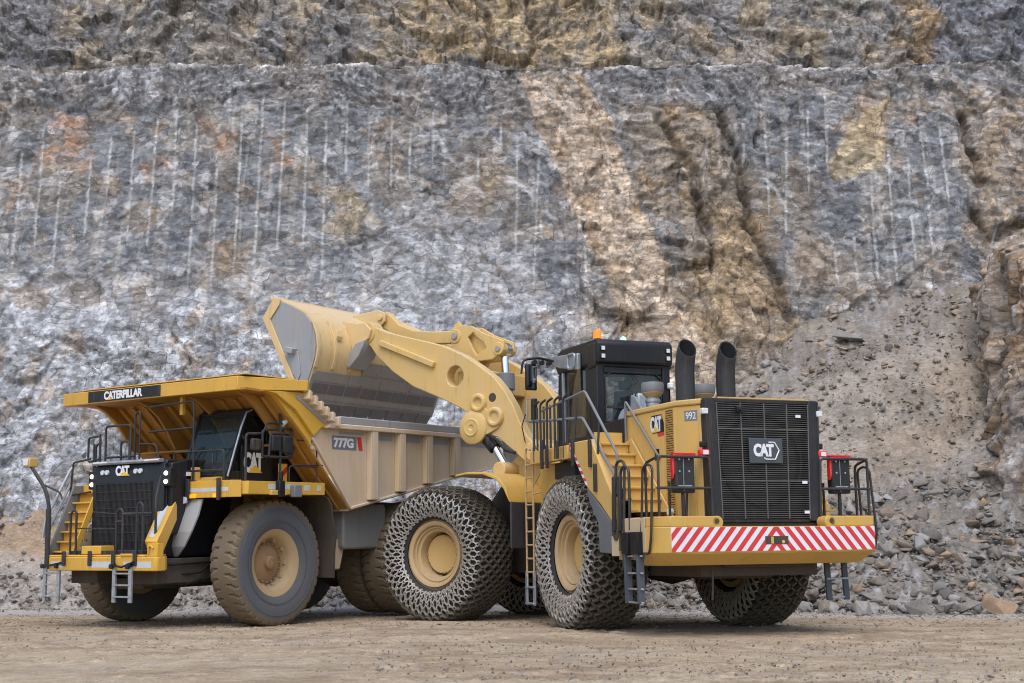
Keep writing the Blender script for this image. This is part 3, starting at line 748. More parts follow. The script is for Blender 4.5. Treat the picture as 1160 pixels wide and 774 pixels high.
def clip(poly, ax, v, keep):
    out = []
    for i in range(len(poly)):
        a, b = poly[i], poly[(i+1) % len(poly)]; ia = (a[ax]-v)*keep >= 0; ib = (b[ax]-v)*keep >= 0
        if ia: out.append(a)
        if ia != ib:
            t = (v-a[ax])/(b[ax]-a[ax]); out.append((a[0]+t*(b[0]-a[0]), a[1]+t*(b[1]-a[1])))
    return out
m = MB(); h = .395; z0 = 1.425
for s in (1, -1):
    for k in range(-1, 14):
        y = k*.205-.02                       # red band leaning in towards the middle at the top
        q = [(y+.30,z0),(y+.405,z0),(y+.405-.34,z0+h),(y+.30-.34,z0+h)]
        for ax, v, kp in ((0,0,1),(0,1.984,-1)):
            q = clip(q, ax, v, kp) if q else q
        if len(q) < 3: continue
        m.add([(-3.7385, s*p[0], p[1]) for p in q], [tuple(range(len(q)))])
m.build('red_stripes', M['red'], bw, smooth=0)
m = MB(); m.box(-3.741,-3.7392,-.23,.22,1.53,1.665); m.build('tow_slot', M['dark'], bw, smooth=0)  # flat dark plate, coloured as the shaded inside of the slot
m = MB(); m.box(-3.75,-3.742,.06,.11,1.54,1.655); m.cyl((-3.745,-.13,1.57),(-3.742,-.13,1.57),.03,n=12)
m.build('tow_pin', M['yellow_dusty'], bw)
m = MB()
for s in (1, -1):
    m.box(-3.1, -2.1, s*1.6, s*2.14, 1.30, 1.41); m.box(-2.3,-2.05,s*1.2,s*2.1,1.42,1.95)
m.box(-3.25,-2.03,2.2,2.215,1.42,1.99); m.box(-2.3,-2.0,1.95,2.23,1.36,1.70)
m.build('step_tray', M['pale_tan'], loader, bevel=.01)
m = MB()
for y in (2.215,): m.tube([(-2.25,y,1.5),(-2.35,y+.02,1.45),(-2.35,y+.03,1.95)],.02); m.cyl((-2.2,y,1.72),(-2.2,y+.03,1.72),.1)
m.build('hose_bracket', M['dark'], loader)

# ---- engine hood and radiator guard
hp = [(-.95,1.36),(-2.86,1.36),(-3.30,1.12),(-3.30,-1.12),(-2.86,-1.36),(-.95,-1.36)]
m = MB(); m.prism(hp, 'z', 1.9, 3.90); hood = m.build('engine_hood', M['yellow_dusty'], loader, bevel=.02)
m = MB(); m.prism([(-.92,1.385),(-2.88,1.385),(-3.33,1.14),(-3.33,-1.14),(-2.88,-1.385),(-.92,-1.385)], 'z', 3.90, 4.0); m.build('hood_lid', M['yellow_dusty'], hood, bevel=.025)
m = MB(); m.box(-3.36,-3.30,-1.02,.80,3.985,4.035); m.build('lid_edge', M['yellow_clean'], hood, bevel=.008)
for s in (1, -1):
    m = MB(); m.box(-2.80,-2.50,s*1.36,s*1.364,2.05,3.86)
    vn = m.build('side_vent', M['black'], hood, smooth=0)
    m = MB()
    for k in range(44):
        z = 2.07+k*.0405; m.bar((-2.80,s*1.372,z+.012), (-2.50,s*1.372,z+.012), .006, .026, (0,.7*s,1))
    m.box(-2.83,-2.80,s*1.36,s*1.385,2.02,3.88); m.box(-2.50,-2.47,s*1.36,s*1.385,2.02,3.88)
    m.build('vent_slats', M['yellow_dusty'], vn, smooth=0)
m = MB(); m.cyl((-2.66,1.37,2.1),(-2.66,1.46,2.1),.06,n=12); m.build('vent_latch', M['white'], hood)
# black radiator guard
m = MB(); m.prism([(-3.30,1.11),(-3.36,.98),(-3.36,-.98),(-3.30,-1.11)], 'z', 1.90, 3.985); 
guard = m.build('radiator_guard', M['black'], loader, bevel=.006)
m = MB()
for s in (1, -1):
    m.prism([(s*1.12,4.0),(s*.93,4.0),(s*.86,1.92),(s*1.06,1.92)], 'x', -3.47, -3.33)
    m.prism([(s*1.13,3.98),(s*1.10,3.98),(s*1.05,1.92),(s*1.08,1.92)], 'x', -3.49, -3.30)
m.box(-3.46,-3.34,-.93,.93,3.93,4.0); m.box(-3.45,-3.34,-.88,.88,1.90,1.955)
m.build('guard_frame', M['grey'] if False else M['black_dusty'], guard, bevel=.012)
m = MB()
nb = 54
for k in range(nb):
    z = 1.975+k*(3.915-1.975)/(nb-1); hw = .87+.06*(z-1.95)/2
    m.bar((-3.452,hw,z), (-3.452,-hw,z), .034, .008)
for y in (-.86,-.45,-.02,.42,.86):
    t = .06*y; m.bar((-3.472,y,1.96), (-3.472,y*1.06,3.93), .016, .016, (1,0,0))
for z in (2.60,3.48): m.bar((-3.470,.89,z),(-3.470,-.89,z),.014,.02)
m.build('guard_bars', M['bars'], guard, smooth=0)
m = MB()   # fan shroud seen through the bars
ring = [(-3.385, .78*math.cos(2*math.pi*k/40), 2.95+.78*math.sin(2*math.pi*k/40)) for k in range(40)]
m.tube(ring, .035, 8, closed=True); m.cyl((-3.385,0,2.95),(-3.365,0,2.95),.3)
m.build('cooling_fan', M['black'], guard, smooth=40)
m = MB(); m.box(-3.512,-3.485,-.34,.32,2.90,3.32); bp_ = m.build('badge_plate', M['slate'], guard, bevel=.006)
m = MB(); text_into(m, 'CAT', (-3.513,.24,3.01), (0,-1,0), Z, .40, .22, .006, .06, .84)
hx = [(-.115,3.035),(-.115,3.00)]
m.tube([(-3.516,-.06,3.255),(-3.516,-.18,3.255),(-3.516,-.265,3.12),(-3.516,-.185,2.965),(-3.516,.0,2.965),(-3.516,.035,2.99)], .013, 6)
m.build('emblem', M['white'], guard, smooth=0)
m = MB()
for y, z in ((-.70,3.72),(-.78,2.58),(-.80,2.07)): m.box(-3.486,-3.478,y-.05,y+.05,z-.025,z+.025)
m.build('bar_tag', M['white'], guard, smooth=0)
m = MB(); m.box(-3.54,-3.46,.43,.54,3.76,3.86); m.cyl((-3.54,.485,3.81),(-3.57,.485,3.81),.035,n=12); m.build('rear_camera', M['black'], guard, bevel=.01)
for s in (1, -1):
    m = MB(); m.box(-3.50,-3.40,s*1.14-.06,s*1.14+.06,3.72,3.82); m.build('reversing_lamp', M['lens'], hood, bevel=.015)
    m = MB(); m.box(-3.50,-3.38,s*1.17-.09,s*1.17+.09,3.02,3.12); tl = m.build('tail_lamp', M['redlens'], hood, bevel=.015)
    m = MB(); m.box(-3.505,-3.501,s*1.17-.06,s*1.17+.04,3.035,3.105); m.build('lamp_lens', M['white'], tl, smooth=0)
    m = MB(); m.box(-3.45,-3.36,s*1.16-.05,s*1.16+.05,3.16,3.26); m.build('horn', M['black'], hood, bevel=.02)
# hood markings
m = MB(); m.cur = 2; m.prism([(-2.00,3.50),(-2.42,3.50),(-2.42,3.66),(-2.34,3.82),(-1.96,3.82)], 'y', 1.361, 1.3625)
m.cur = 3; m.prism([(-2.15,3.50),(-2.42,3.50),(-2.46,3.62),(-2.50,3.60),(-2.46,3.44),(-2.2,3.43)], 'y', 1.361, 1.3625)
m.cur = 0; text_into(m, 'CAT', (-1.92,1.3640,3.52), (-1,0,0), Z, .42, .28, .004, .05, .86)
m.cur = 1; m.add([(-2.01,1.3695,3.515),(-2.23,1.3695,3.515),(-2.12,1.3695,3.62)], [(0,1,2)])
m.build('emblem', [M['white'], M['orange_dec'], M['black'], M['red']], hood, smooth=0)
m = MB(); m.box(-2.05,-2.22,1.361,1.364,3.02,3.22); m.build('warning_label', M['black'], hood, smooth=0)
dx = Vector((-.44,-.24,0)).normalized(); pn_ = Vector((-.24,.44,0)).normalized()
m = MB(); o = Vector((-2.90,1.338,3.66))+dx*.16+pn_*.003
m.cur = 0; m.add([o-dx*.03+Vector((0,0,-.03)), o+dx*.23+Vector((0,0,-.03)), o+dx*.23+Vector((0,0,.15)), o-dx*.03+Vector((0,0,.15))], [(0,1,2,3)])
m.cur = 1; text_into(m, '992', o+pn_*.001, dx, Z, .2, .12, .004, .0, 1.0)
m.build('number_decal', [M['grey'], M['white']], hood, smooth=0)

# ---- exhausts, air intakes
def exhaust():
    m = MB(); n = 28
    path = [(0,0,.235,0),(0,.05,.235,0),(0,.06,.185,0),(0,.62,.185,0),(-.015,.76,.185,.15),(-.05,.90,.185,.42),(-.115,1.02,.185,.85),(-.135,1.045,.187,1.12)]
    rings = []
    for x, z, r, t in path:      # rings tip backwards along the bend
        rings.append([(x+r*math.cos(2*math.pi*k/n)*math.cos(t), r*math.sin(2*math.pi*k/n), z+r*math.cos(2*math.pi*k/n)*math.sin(t)) for k in range(n)])
    for x, z, r, t in ((-.135,1.045,.168,1.12),(-.10,1.0,.168,.85),(-.04,.86,.165,.4),(0,.5,.165,0)):
        rings.append([(x+r*math.cos(2*math.pi*k/n)*math.cos(t), r*math.sin(2*math.pi*k/n), z+r*math.cos(2*math.pi*k/n)*math.sin(t)) for k in range(n)])
    vs = [p for r in rings for p in r]; fs = []
    for i in range(len(rings)-1):
        for k in range(n): fs.append((i*n+k, i*n+(k+1)%n, (i+1)*n+(k+1)%n, (i+1)*n+k))
    fs.append(tuple((len(rings)-1)*n+k for k in range(n)))
    m.add(vs, fs)
    return m.build('exhaust_stack', M['exhaust'], loader, smooth=40)
ex = exhaust(); place(ex, (-1.55,.43,4.0)); ex.scale = (.97,.97,1.08)
copy_part(ex, loader, (-1.55,-.43,4.0))
def intake():
    m = MB(); m.M = Matrix.Rotation(R(90), 4, 'X')
    m.lathe([(0,.0),(.20,.0),(.22,.04),(.19,.07),(.19,.24),(.21,.26),(.21,.30),(.17,.34),(.17,.40),(.24,.44)], 28)
    it = m.build('air_intake', M['galv'], loader)
    m = MB(); m.M = Matrix.Rotation(R(90), 4, 'X')
    m.lathe([(.17,.43),(.30,.46),(.315,.49),(.315,.60),(.29,.655),(.15,.67),(0,.675)], 32); m.build('cap', M['grey'], it, smooth=40)
    m = MB(); m.M = Matrix.Rotation(R(90), 4, 'X'); m.lathe([(.2,.36),(.29,.44),(.29,.462),(.17,.462)], 32); m.build('dust_ring', M['rim'], it)
    return it
ai = intake(); place(ai, (-.5,.56,4.0)); ai.scale = (.70,.70,.95); copy_part(ai, loader, (-.5,-.56,4.0))
m = MB(); m.prism([(-.2,4.0),(-.75,4.0),(-.4,4.35),(-.25,4.4)], 'y', .85, .9); m.build('intake_bracket', M['galv'], loader)
m = MB(); m.prism([(-.95,3.4),(.9,3.4),(.9,3.95),(-.95,3.99)], 'y', -1.0, 1.0); m.build('rear_deck', M['black'], loader, bevel=.02)
m = MB(); m.tube([(-.9,-.2,4.02),(-.9,-.9,4.1),(-1.2,-1.2,4.03)], .02); m.tube([(-2.2,-.9,4.02),(-2.2,-.9,4.1),(-2.6,-.9,4.1),(-2.6,-.9,4.02)], .018); m.build('hood_handle', M['black'], loader)

# ---- cab on the rear frame
C0, C1, CW = 1.12, 3.05, .98
cab = MB()
cab.box(C0, C1, -CW, CW, 3.42, 3.56)
for s in (1, -1):
    cab.box(C0, C0+.30, s*(CW-.21), s*CW, 3.56, 5.20)                 # thick rear post
    cab.box(C1-.13, C1, s*(CW-.13), s*CW, 3.56, 5.20)
    cab.box(C0+.30, C1-.13, s*(CW-.08), s*CW, 3.56, 3.78)
    cab.box(C0+.30, C0+.55, s*(CW-.09), s*(CW-.005), 3.78, 5.20)
cab.box(C0+.02, C0+.09, -.77, .77, 3.56, 3.86); cab.box(C0+.02, C0+.09, -.77, .77, 5.0, 5.2)
cabo = cab.build('cab', M['black'], loader, bevel=.03)
m = MB()
m.prism([(C0-.10,5.20),(C0-.12,5.62),(C0-.02,5.70),(C1-.2,5.72),(C1+.12,5.62),(C1+.12,5.36),(C1,5.20)], 'y', -1.0, 1.0)
m.box(C0+.0, C0+.35, -1.03, 1.03, 5.12, 5.64)
roof = m.build('cab_roof', M['black'], cabo, bevel=.05, seg=3)
m = MB(); m.prism([(C1-1.25,5.15),(C1-1.25,5.50),(C1+.25,5.62),(C1+.32,5.48),(C1-.3,5.30)], 'y', 1.005, 1.10); m.build('roof_visor', M['galv'], cabo, bevel=.02)
m = MB(); m.tube([(C1-1.15,1.12,5.5),(C1-.8,1.12,5.52),(C1-.8,1.12,5.22),(C1-1.1,1.12,5.2)], .03, closed=True, rad=.08); m.build('grab_ring', M['galv'], cabo)
m = MB(); m.box(C0+.055,C0+.066,-.77,.77,3.86,5.0); m.build('rear_window', M['glass_clear'], cabo, smooth=0)
m = MB(); m.box(C0+.02,C0+.045,-.70,.70,4.30,4.35); m.tube([(C0+.01,.0,5.0),(C0-.02,-.1,4.85),(C0-.01,.12,4.7)],.012); m.build('window_bar', M['black_dusty'], cabo)
m = MB()
ring = [(C0+.035,-.74,3.9),(C0+.035,-.74,4.92),(C0+.035,-.58,5.04),(C0+.035,.58,5.04),(C0+.035,.74,4.92),(C0+.035,.74,3.9)]
m.tube(ring, .022, 6); m.build('window_trim', M['black_dusty'], cabo)
m = MB(); m.box(C0+.55,C1-.13,CW-.045,CW-.033,3.78,5.2); m.build('door_window', M['glass'], cabo, smooth=0)
m = MB(); m.box(C0+.55,C1-.13,-CW+.033,-CW+.045,3.78,5.2); m.build('side_window', M['glass'], cabo, smooth=0)
m = MB(); m.box(C1-.06,C1-.05,-CW+.13,CW-.13,3.6,5.2); m.build('windshield', M['glass_clear'], cabo, smooth=0)
m = MB(); m.box(C1-.35,C1-.28,CW-.02,CW+.05,3.7,5.2); m.build('door_edge', M['galv'], cabo, bevel=.01)
m = MB(); m.box(1.7,2.25,-.28,.28,3.95,4.12); m.prism([(1.62,4.05),(1.75,4.05),(1.62,4.7),(1.5,4.7)],'y',-.26,.26); m.box(1.50,1.6,-.15,.15,4.72,4.92); m.box(1.75,2.2,-.2,.2,3.56,3.95)
m.build('seat', M['seat'], cabo, bevel=.04)
m = MB()
m.lathe([(0,0),(.30,0),(.36,.03),(.36,.07),(0,.1)], 28); m.v = [(C0-.02-y*.6, .22+x*.72, 3.95+z*1.0) for x,y,z in m.v]
m.build('washer_bottle', M['galv'], cabo, smooth=40)
for s in (1, -1):
    for z in (5.50, 5.34):
        m = MB(); m.box(C0-.14,C0+.0,s*.86-.065,s*.86+.065,z-.055,z+.055); wl = m.build('work_lamp', M['black'], cabo, bevel=.015)
        m = MB(); m.box(C0-.148,C0-.141,s*.86-.045,s*.86+.045,z-.04,z+.04); m.build('lamp_lens', M['lens'], wl, smooth=0)
m = MB(); m.cyl((C0+.12,.86,5.64),(C0+.12,.86,5.72),.08); m.build('beacon_base', M['black'], cabo)
m = MB(); m.cyl((C0+.12,.86,5.72),(C0+.12,.86,5.90),.095,.09); m.build('beacon', M['orange'], cabo, bevel=.01)
m = MB(); m.cyl((C0+.15,.16,5.64),(C0+.15,.16,5.69),.085); m.build('beacon_base', M['redlens'], cabo)
m = MB(); m.lathe([(0,.12),(.06,.09),(.08,.02),(.08,0)], 16); m.M = Matrix.Identity(4); m.v = [(C0+.15+x,.16+z,5.69+y) for x,y,z in m.v]; m.build('beacon', M['green'], cabo)
m = MB(); m.cyl((C0-.05,-.95,4.72),(C0-.05,-.95,4.85),.08); m.lathe([(0,0)],4) if False else None; m.build('antenna_dome', M['white'], cabo, bevel=.03)
m = MB(); m.box(C0-.12,C0+.0,-.42,-.02,4.1,4.62); m.build('pressure_tank', M['galv'], cabo, bevel=.12, seg=4)
m = MB(); m.box(C0-.14,C0-.03,.05,.22,4.15,4.55); m.tube([(C0-.15,.1,4.2),(C0-.2,.1,4.35),(C0-.15,.1,4.5)],.015); m.build('control_box', M['black'], cabo, bevel=.02)
m = MB(); m.tube([(C0-.03,.02,4.6),(C0-.03,.02,3.6)], .02); m.tube([(C0-.03,-.2,4.1),(C0-.06,-.32,3.6)], .014); m.build('cable', M['galv'], cabo)
# wing mirror on a boom
m = MB(); m.tube([(C1,.98,5.48),(C1+.02,1.5,5.56),(C1+.02,1.92,5.5),(C1+.02,1.96,5.2)], .028, rad=.12); mb_ = m.build('mirror_boom', M['black'], cabo)
m = MB()
for y in (1.62,1.42,1.22): m.cyl((C1-.06,y,5.45),(C1+.06,y,5.45),.055,n=14)
m.build('boom_lamp', M['black'], cabo)
m = MB(); m.box(C1-.02,C1+.06,1.55,1.86,4.85,5.42); mm = m.build('wing_mirror', M['black'], cabo, bevel=.035)
m = MB(); m.box(C1-.026,C1-.021,1.585,1.825,4.90,5.37); m.build('mirror_glass', M['mirror'], mm, smooth=0)

cabo.scale = (1, .86, 1); cabo.location = (0, .137, 0)      # the cab sits a little left of the centre line
# ---- left walkway, stairs and fenders (mirrored on the right)
for s in (1, -1):
    m = MB(); m.box(.0, 1.9, s*.98, s*2.12, 3.30, 3.42); m.box(.0,1.88,s*2.0,s*2.14,3.18,3.44)
    m.box(-.15, .0, s*1.0, s*1.5, 3.28, 3.4)
    m.build('walkway', M['yellow_dusty'], loader, bevel=.015)
    m = MB(); m.box(.25,1.2,s*1.1,s*1.9,2.85,3.17); m.build('fender_underside', M['black_dusty'], loader, bevel=.02)
    # sloping outer fender panel
    out = [(-.16,3.46),(-.92,2.62),(-1.55,2.25),(-1.95,1.96),(-2.13,1.97),(-2.13,2.26),(-1.16,3.46)]
    m = MB(); m.prism(out, 'y', s*2.02, s*2.2); m.build('stair_fender', M['yellow_dusty'], loader, bevel=.02)
    m = MB()
    for k in range(12):
        t0 = k/12; t1 = (k+1)/12
        m.cur = k % 2
        a = Vector((-.18,0,3.44)).lerp(Vector((-.92,0,2.64)), t0); b = Vector((-.18,0,3.44)).lerp(Vector((-.92,0,2.64)), t1)
        yy = s*2.2035
        m.add([(a.x,yy,a.z),(b.x,yy,b.z),(b.x-.10,yy,b.z),(a.x-.10,yy,a.z)], [(0,1,2,3)])
    m.build('hazard_tape', [M['red'], M['white']], loader, smooth=0)
    m = MB(); m.prism([(-.92,2.60),(-1.52,2.22),(-1.92,1.95),(-1.90,1.40),(-1.42,1.42),(-1.38,1.95),(-1.05,2.3)], 'y', s*1.9, s*2.19); m.build('mud_flap', M['flap'], loader, bevel=.015)
    m = MB()
    n = 7
    for k in range(n):
        z = 2.14+k*(3.40-2.14)/(n-1); x = -2.62+k*(-1.18+2.62)/(n-1)
        m.box(x, x+.30, s*1.42, s*2.0, z-.04, z); m.box(x+.29, x+.30, s*1.42, s*2.0, z-.04, z+.21)
    m.prism([(-2.75,2.0),(-2.45,2.0),(-.95,3.42),(-1.22,3.48)], 'y', s*1.375, s*1.415)
    m.build('stairs', M['yellow_dusty'], loader, bevel=.006)
# left handrails
rl = lambda name, paths, r=.024, mat=None, rad=.08: rails(name, paths, r, loader, mat, rad)
rl('stair_rail', [[(1.36,2.1,4.22),(-.74,2.1,4.39),(-2.04,2.1,3.14),(-2.0,2.1,1.86)], [(1.97,2.1,4.06),(-.62,2.1,3.90),(-1.95,2.1,2.75)]], .026, M['grey'])
rl('stair_rail', [[(-1.0,1.40,3.4),(-1.0,1.40,4.2),(-2.3,1.40,3.05)]], .022, M['grey'])
for x in (1.67,1.33,1.0,.62,.2):
    rl('rail_post', [[(x,2.13,3.22),(x,2.13,4.36),(x-.2,2.1,4.42)], [(x-.1,2.1,3.3),(x-.1,2.1,4.30)]], .024)
for x, z0, z1 in ((1.05,3.05,3.62),(.80,3.05,3.5),(-.42,3.0,3.5),(-1.18,2.95,3.45),(-1.38,2.5,3.0),(.3,3.2,3.55)):
    m = MB(); m.box(x-.045,x+.045,2.205,2.25,z0,z1); m.build('rail_bracket', M['rail'], loader, bevel=.01)
rl('rail_post', [[(-1.38,2.22,2.5),(-1.38,2.12,3.75)], [(-.42,2.22,3.1),(-.42,2.12,4.3)]], .022)
rl('gate_rail', [[(-2.15,2.24,1.75),(-2.15,2.18,2.95),(-2.32,2.18,3.0),(-2.48,2.18,2.95),(-2.48,2.24,1.15)], [(-2.36,2.2,1.75),(-2.36,2.2,2.82),(-2.52,2.2,2.9),(-2.68,2.2,2.82),(-2.68,2.2,1.8)], [(-2.1,2.18,2.4),(-2.5,2.2,2.42)]], .026)
for x in (-2.18,-2.4):
    m = MB(); m.bar((x,2.26,1.78),(x,2.24,2.72),.10,.05); m.build('rail_bracket', M['rail'], loader, bevel=.01)
for s in (1, -1):
    rl('grab_rail', [[(-3.10,s*2.22,1.42),(-3.10,s*2.15,2.82),(-3.28,s*2.15,2.88),(-3.45,s*2.15,2.82),(-3.48,s*2.22,1.70),(-3.4,s*2.22,1.40),(-3.2,s*2.22,1.40)]], .022)
    rl('rear_rail', [[(-3.5,s*2.07,1.86),(-3.5,s*2.07,2.99),(-3.5,s*1.10,2.99),(-3.5,s*1.06,2.0)], [(-3.5,s*2.1,2.47),(-3.5,s*1.06,2.47)], [(-3.1,s*2.1,1.95),(-3.1,s*2.1,2.9),(-3.5,s*2.07,2.99)], [(-2.9,s*1.55,2.0),(-2.9,s*1.55,2.6)], [(-3.1,s*1.35,2.0),(-3.1,s*1.3,2.75)]], .024)
    m = MB(); m.box(-3.46,-3.30,s*1.55-.19,s*1.55+.19,2.39,3.03)
    m.box(-3.42,-3.36,s*1.55-.02,s*1.55+.04,1.99,2.40)
    lb = m.build('lamp_box', M['black_dusty'], loader, bevel=.025)
    m = MB()
    for zz in (2.48,2.75,2.95):
        for yy in (-.08,.1): m.cyl((-3.462,s*1.55+yy,zz),(-3.472,s*1.55+yy,zz),.018,n=8)
    m.box(-3.468,-3.46,s*1.55-.13,s*1.55+.13,2.5,2.52); m.box(-3.468,-3.46,s*1.55+.02,s*1.55+.03,2.42,2.98)
    m.build('bolt', M['galv'], lb)
    m = MB(); m.prism([(s*1.55-.21,3.03),(s*1.55+.20,3.03),(s*1.55+.235,2.98),(s*1.55+.225,2.62),(s*1.55+.195,2.72),(s*1.55+.192,2.96),(s*1.55-.19,2.98)], 'x', -3.47, -3.38)
    m.box(-3.47,-3.34,s*1.55-.21,s*1.55+.21,3.03,3.06); m.build('red_hood', M['redlens'], lb, bevel=.008)
# boarding ladders: hinged rubber-hung steps at the back, a fixed one at the front of the walkway
def hung_ladder(y):
    m = MB()
    for x in (-2.62,-3.08): m.bar((x,y,1.60),(x-.03,y,.58),.06,.13,(0,1,0))
    o = m.build('ladder', M['slate'], loader, bevel=.01)
    m = MB()
    for z in (1.36,1.08,.82,.60): m.bar((-2.54,y,z),(-3.17,y,z),.05,.03)
    m.build('rung', M['galv'], o, bevel=.006)
    m = MB(); m.box(-2.56,-2.80,y-.08,y+.08,1.40,1.76); m.box(-2.90,-3.16,y-.08,y+.08,1.40,1.76); m.build('rubber_hanger', M['black'], o, bevel=.008)
hung_ladder(2.24)
m = MB()
for y in (-1.52,-1.88): m.bar((-2.92,y,1.42),(-2.98,y,.55),.05,.11,(0,1,0))
o = m.build('ladder', M['slate'], loader, bevel=.01)
m = MB()
for z in (.92,.60): m.box(-3.0,-2.92,-1.93,-1.47,z-.018,z+.018)
m.build('rung', M['galv'], o, bevel=.006)
m = MB()
for x in (1.98,2.36): m.tube([(x-.2,2.02,3.5),(x-.05,2.04,3.56),(x,2.04,3.45),(x,2.04,.95)], .022, rad=.05)
for k in range(9): m.tube([(1.98,2.04,3.2-k*.27),(2.36,2.04,3.2-k*.27)], .018)
m.tube([(2.0,2.04,2.6),(1.7,2.0,2.62)],.015); m.tube([(2.0,2.04,2.75),(1.7,2.0,3.0)],.015)
o = m.build('ladder', M['rim'], loader)
m = MB()
for x in (1.98,2.38): m.bar((x,2.04,1.05),(x,2.04,.38),.12,.03,(0,1,0))
for z in (.42,.74): m.box(1.96,2.40,2.0,2.08,z-.02,z+.02)
m.build('lower_step', M['galv'], o, bevel=.008)
m = MB(); m.cyl((1.35,1.5,3.05),(1.35,1.5,3.2),.12); m.cyl((1.05,1.6,2.9),(1.0,1.6,3.2),.07); m.box(1.05,1.5,1.3,1.8,2.7,2.9); m.build('hydraulic_valve', M['yellow_dusty'], loader, bevel=.02)
m = MB(); m.tube([(-3.3,1.0,1.22),(-3.31,1.0,.9),(-3.29,1.01,.62)], .018); m.build('drag_strap', M['rubber'], loader)

# ================ front frame
FB = lambda: MB(FM)
m = FB()
m.prism([(-.25,1.15),(-.25,2.1),(.35,2.3),(.7,3.7),(1.6,3.9),(2.0,3.2),(2.6,2.5),(3.6,2.0),(3.6,1.1),(1.0,.95)], 'y', .35, .62)
m.prism([(-.25,1.15),(-.25,2.1),(.35,2.3),(.7,3.7),(1.6,3.9),(2.0,3.2),(2.6,2.5),(3.6,2.0),(3.6,1.1),(1.0,.95)], 'y', -.62, -.35)
m.box(.2,3.5,-.36,.36,1.1,1.9); m.box(.8,1.5,-.36,.36,2.4,3.4)
m.cyl((HX,-1.62,1.417),(HX,1.62,1.417),.36); m.cyl((HX,-1.5,1.417),(HX,-.95,1.417),.66,.5); m.cyl((HX,1.5,1.417),(HX,.95,1.417),.66,.5); m.lathe([(0,-.6),(.5,-.5),(.62,0),(.5,.5),(0,.6)], 24, (HX,0,1.417))
m.build('front_chassis', M['dark'], loader, bevel=.02)
m = FB()
for s in (1,-1):
    m.prism([(.55,2.2),(.62,3.55),(.85,3.82),(1.45,3.85),(1.72,3.5),(1.95,3.3),(1.98,3.0),(1.75,2.6),(1.75,2.2)], 'y', s*.62, s*.80)
    m.cyl((1.82,s*.78,3.2),(1.82,s*1.32,3.2),.17); m.cyl((1.0,s*.6,3.55),(1.0,s*1.24,3.55),.2)
m.build('loader_tower', M['arm'], loader, bevel=.02)
m = FB()
for s in (1,-1):
    prof = [(2.30,3.08),(2.0,3.12),(1.55,3.10),(1.22,2.98),(1.02,2.78),(.93,2.46)]
    m.prism(prof+[(x+.05,z-.05) for x,z in prof[::-1][1:]] , 'y', s*.85, s*2.2)
    m.prism([(1.52,3.08),(1.2,2.95),(1.0,2.75),(.93,2.47),(.55,2.4),(.55,3.0)], 'y', s*.82, s*.86)
m.build('front_fender', M['yellow_clean'], loader, bevel=.012, smooth=50)
m = FB()
for s in (1,-1):
    m.box(.90,.94,s*.9,s*2.16,1.52,2.46)
m.build('mud_flap', M['rubber'], loader, bevel=.008)
# lift arms
TOP = [(6.02,6.95),(5.62,6.90),(5.16,6.58),(4.75,6.42),(4.10,6.27),(3.55,6.10),(2.95,5.83),(2.5,5.55),(2.07,5.25),(1.80,4.93),(1.61,4.66),(1.45,4.35),(1.37,4.15)]
REAR = [(1.15,3.65),(1.05,3.35),(.85,3.30),(.72,3.5),(.85,3.75)]
ARM = [(6.10,6.75),(5.95,6.95),(5.70,6.80),(5.16,6.56),(4.6,6.40),(4.10,6.26),(3.55,6.10),(2.95,5.83),(2.5,5.55),(2.07,5.24),(1.80,4.93),(1.58,4.60),(1.42,4.25),(1.30,3.95),(1.18,3.60),(1.05,3.32),(.88,3.30),(.78,3.50),(.95,3.80),(1.3,3.65),(1.75,3.75),(2.05,4.0),(2.40,4.02),(2.60,4.18),(2.68,4.42),(2.9,4.6),(3.5,4.87),(4.35,5.20),(5.0,5.62),(5.5,6.05),(5.62,6.25),(5.80,6.42),(6.05,6.52)]
ARM = [(6.10,6.72),(5.98,6.90),(5.72,6.80),(5.16,6.56),(4.6,6.40),(4.10,6.26),(3.55,6.10),(2.95,5.83),(2.5,5.55),(2.07,5.24),(1.80,4.93),(1.58,4.60),(1.42,4.25),(1.22,3.90),(1.02,3.72),(.85,3.62),(.82,3.42),(1.0,3.30),(1.25,3.34),(1.6,3.62),(2.0,3.92),(2.45,4.02),(2.62,4.2),(2.72,4.45),(3.0,4.62),(3.6,4.90),(4.38,5.22),(5.0,5.62),(5.5,6.05),(5.66,6.25),(5.85,6.42),(6.05,6.55)]
HOLE = [(3.16+.235*math.cos(2*math.pi*k/16), 5.36+.235*math.sin(2*math.pi*k/16)) for k in range(16)]
def plate_with_hole(mb, poly, hole, y0, y1):
    bm = bmesh.new()
    def loop(pts):
        vs = [bm.verts.new((p[0], 0, p[1])) for p in pts]; return [bm.edges.new((vs[i], vs[(i+1) % len(vs)])) for i in range(len(vs))]
    ed = loop(poly)+loop(hole)
    bmesh.ops.triangle_fill(bm, edges=ed, use_beauty=True)
    bm.verts.index_update()
    base = [(v.co.x, v.co.z) for v in bm.verts]; fs = [tuple(v.index for v in f.verts) for f in bm.faces]; n = len(base); bm.free()
    npol = len(poly); nh = len(hole)
    vs = [(x, y0, z) for x, z in base]+[(x, y1, z) for x, z in base]
    F = fs+[tuple(i+n for i in f[::-1]) for f in fs]
    for a, c in ((0, npol), (npol, nh)):
        for i in range(c): j = (i+1) % c; F.append((a+i, a+j, n+a+j, n+a+i))
    mb.add(vs, F)
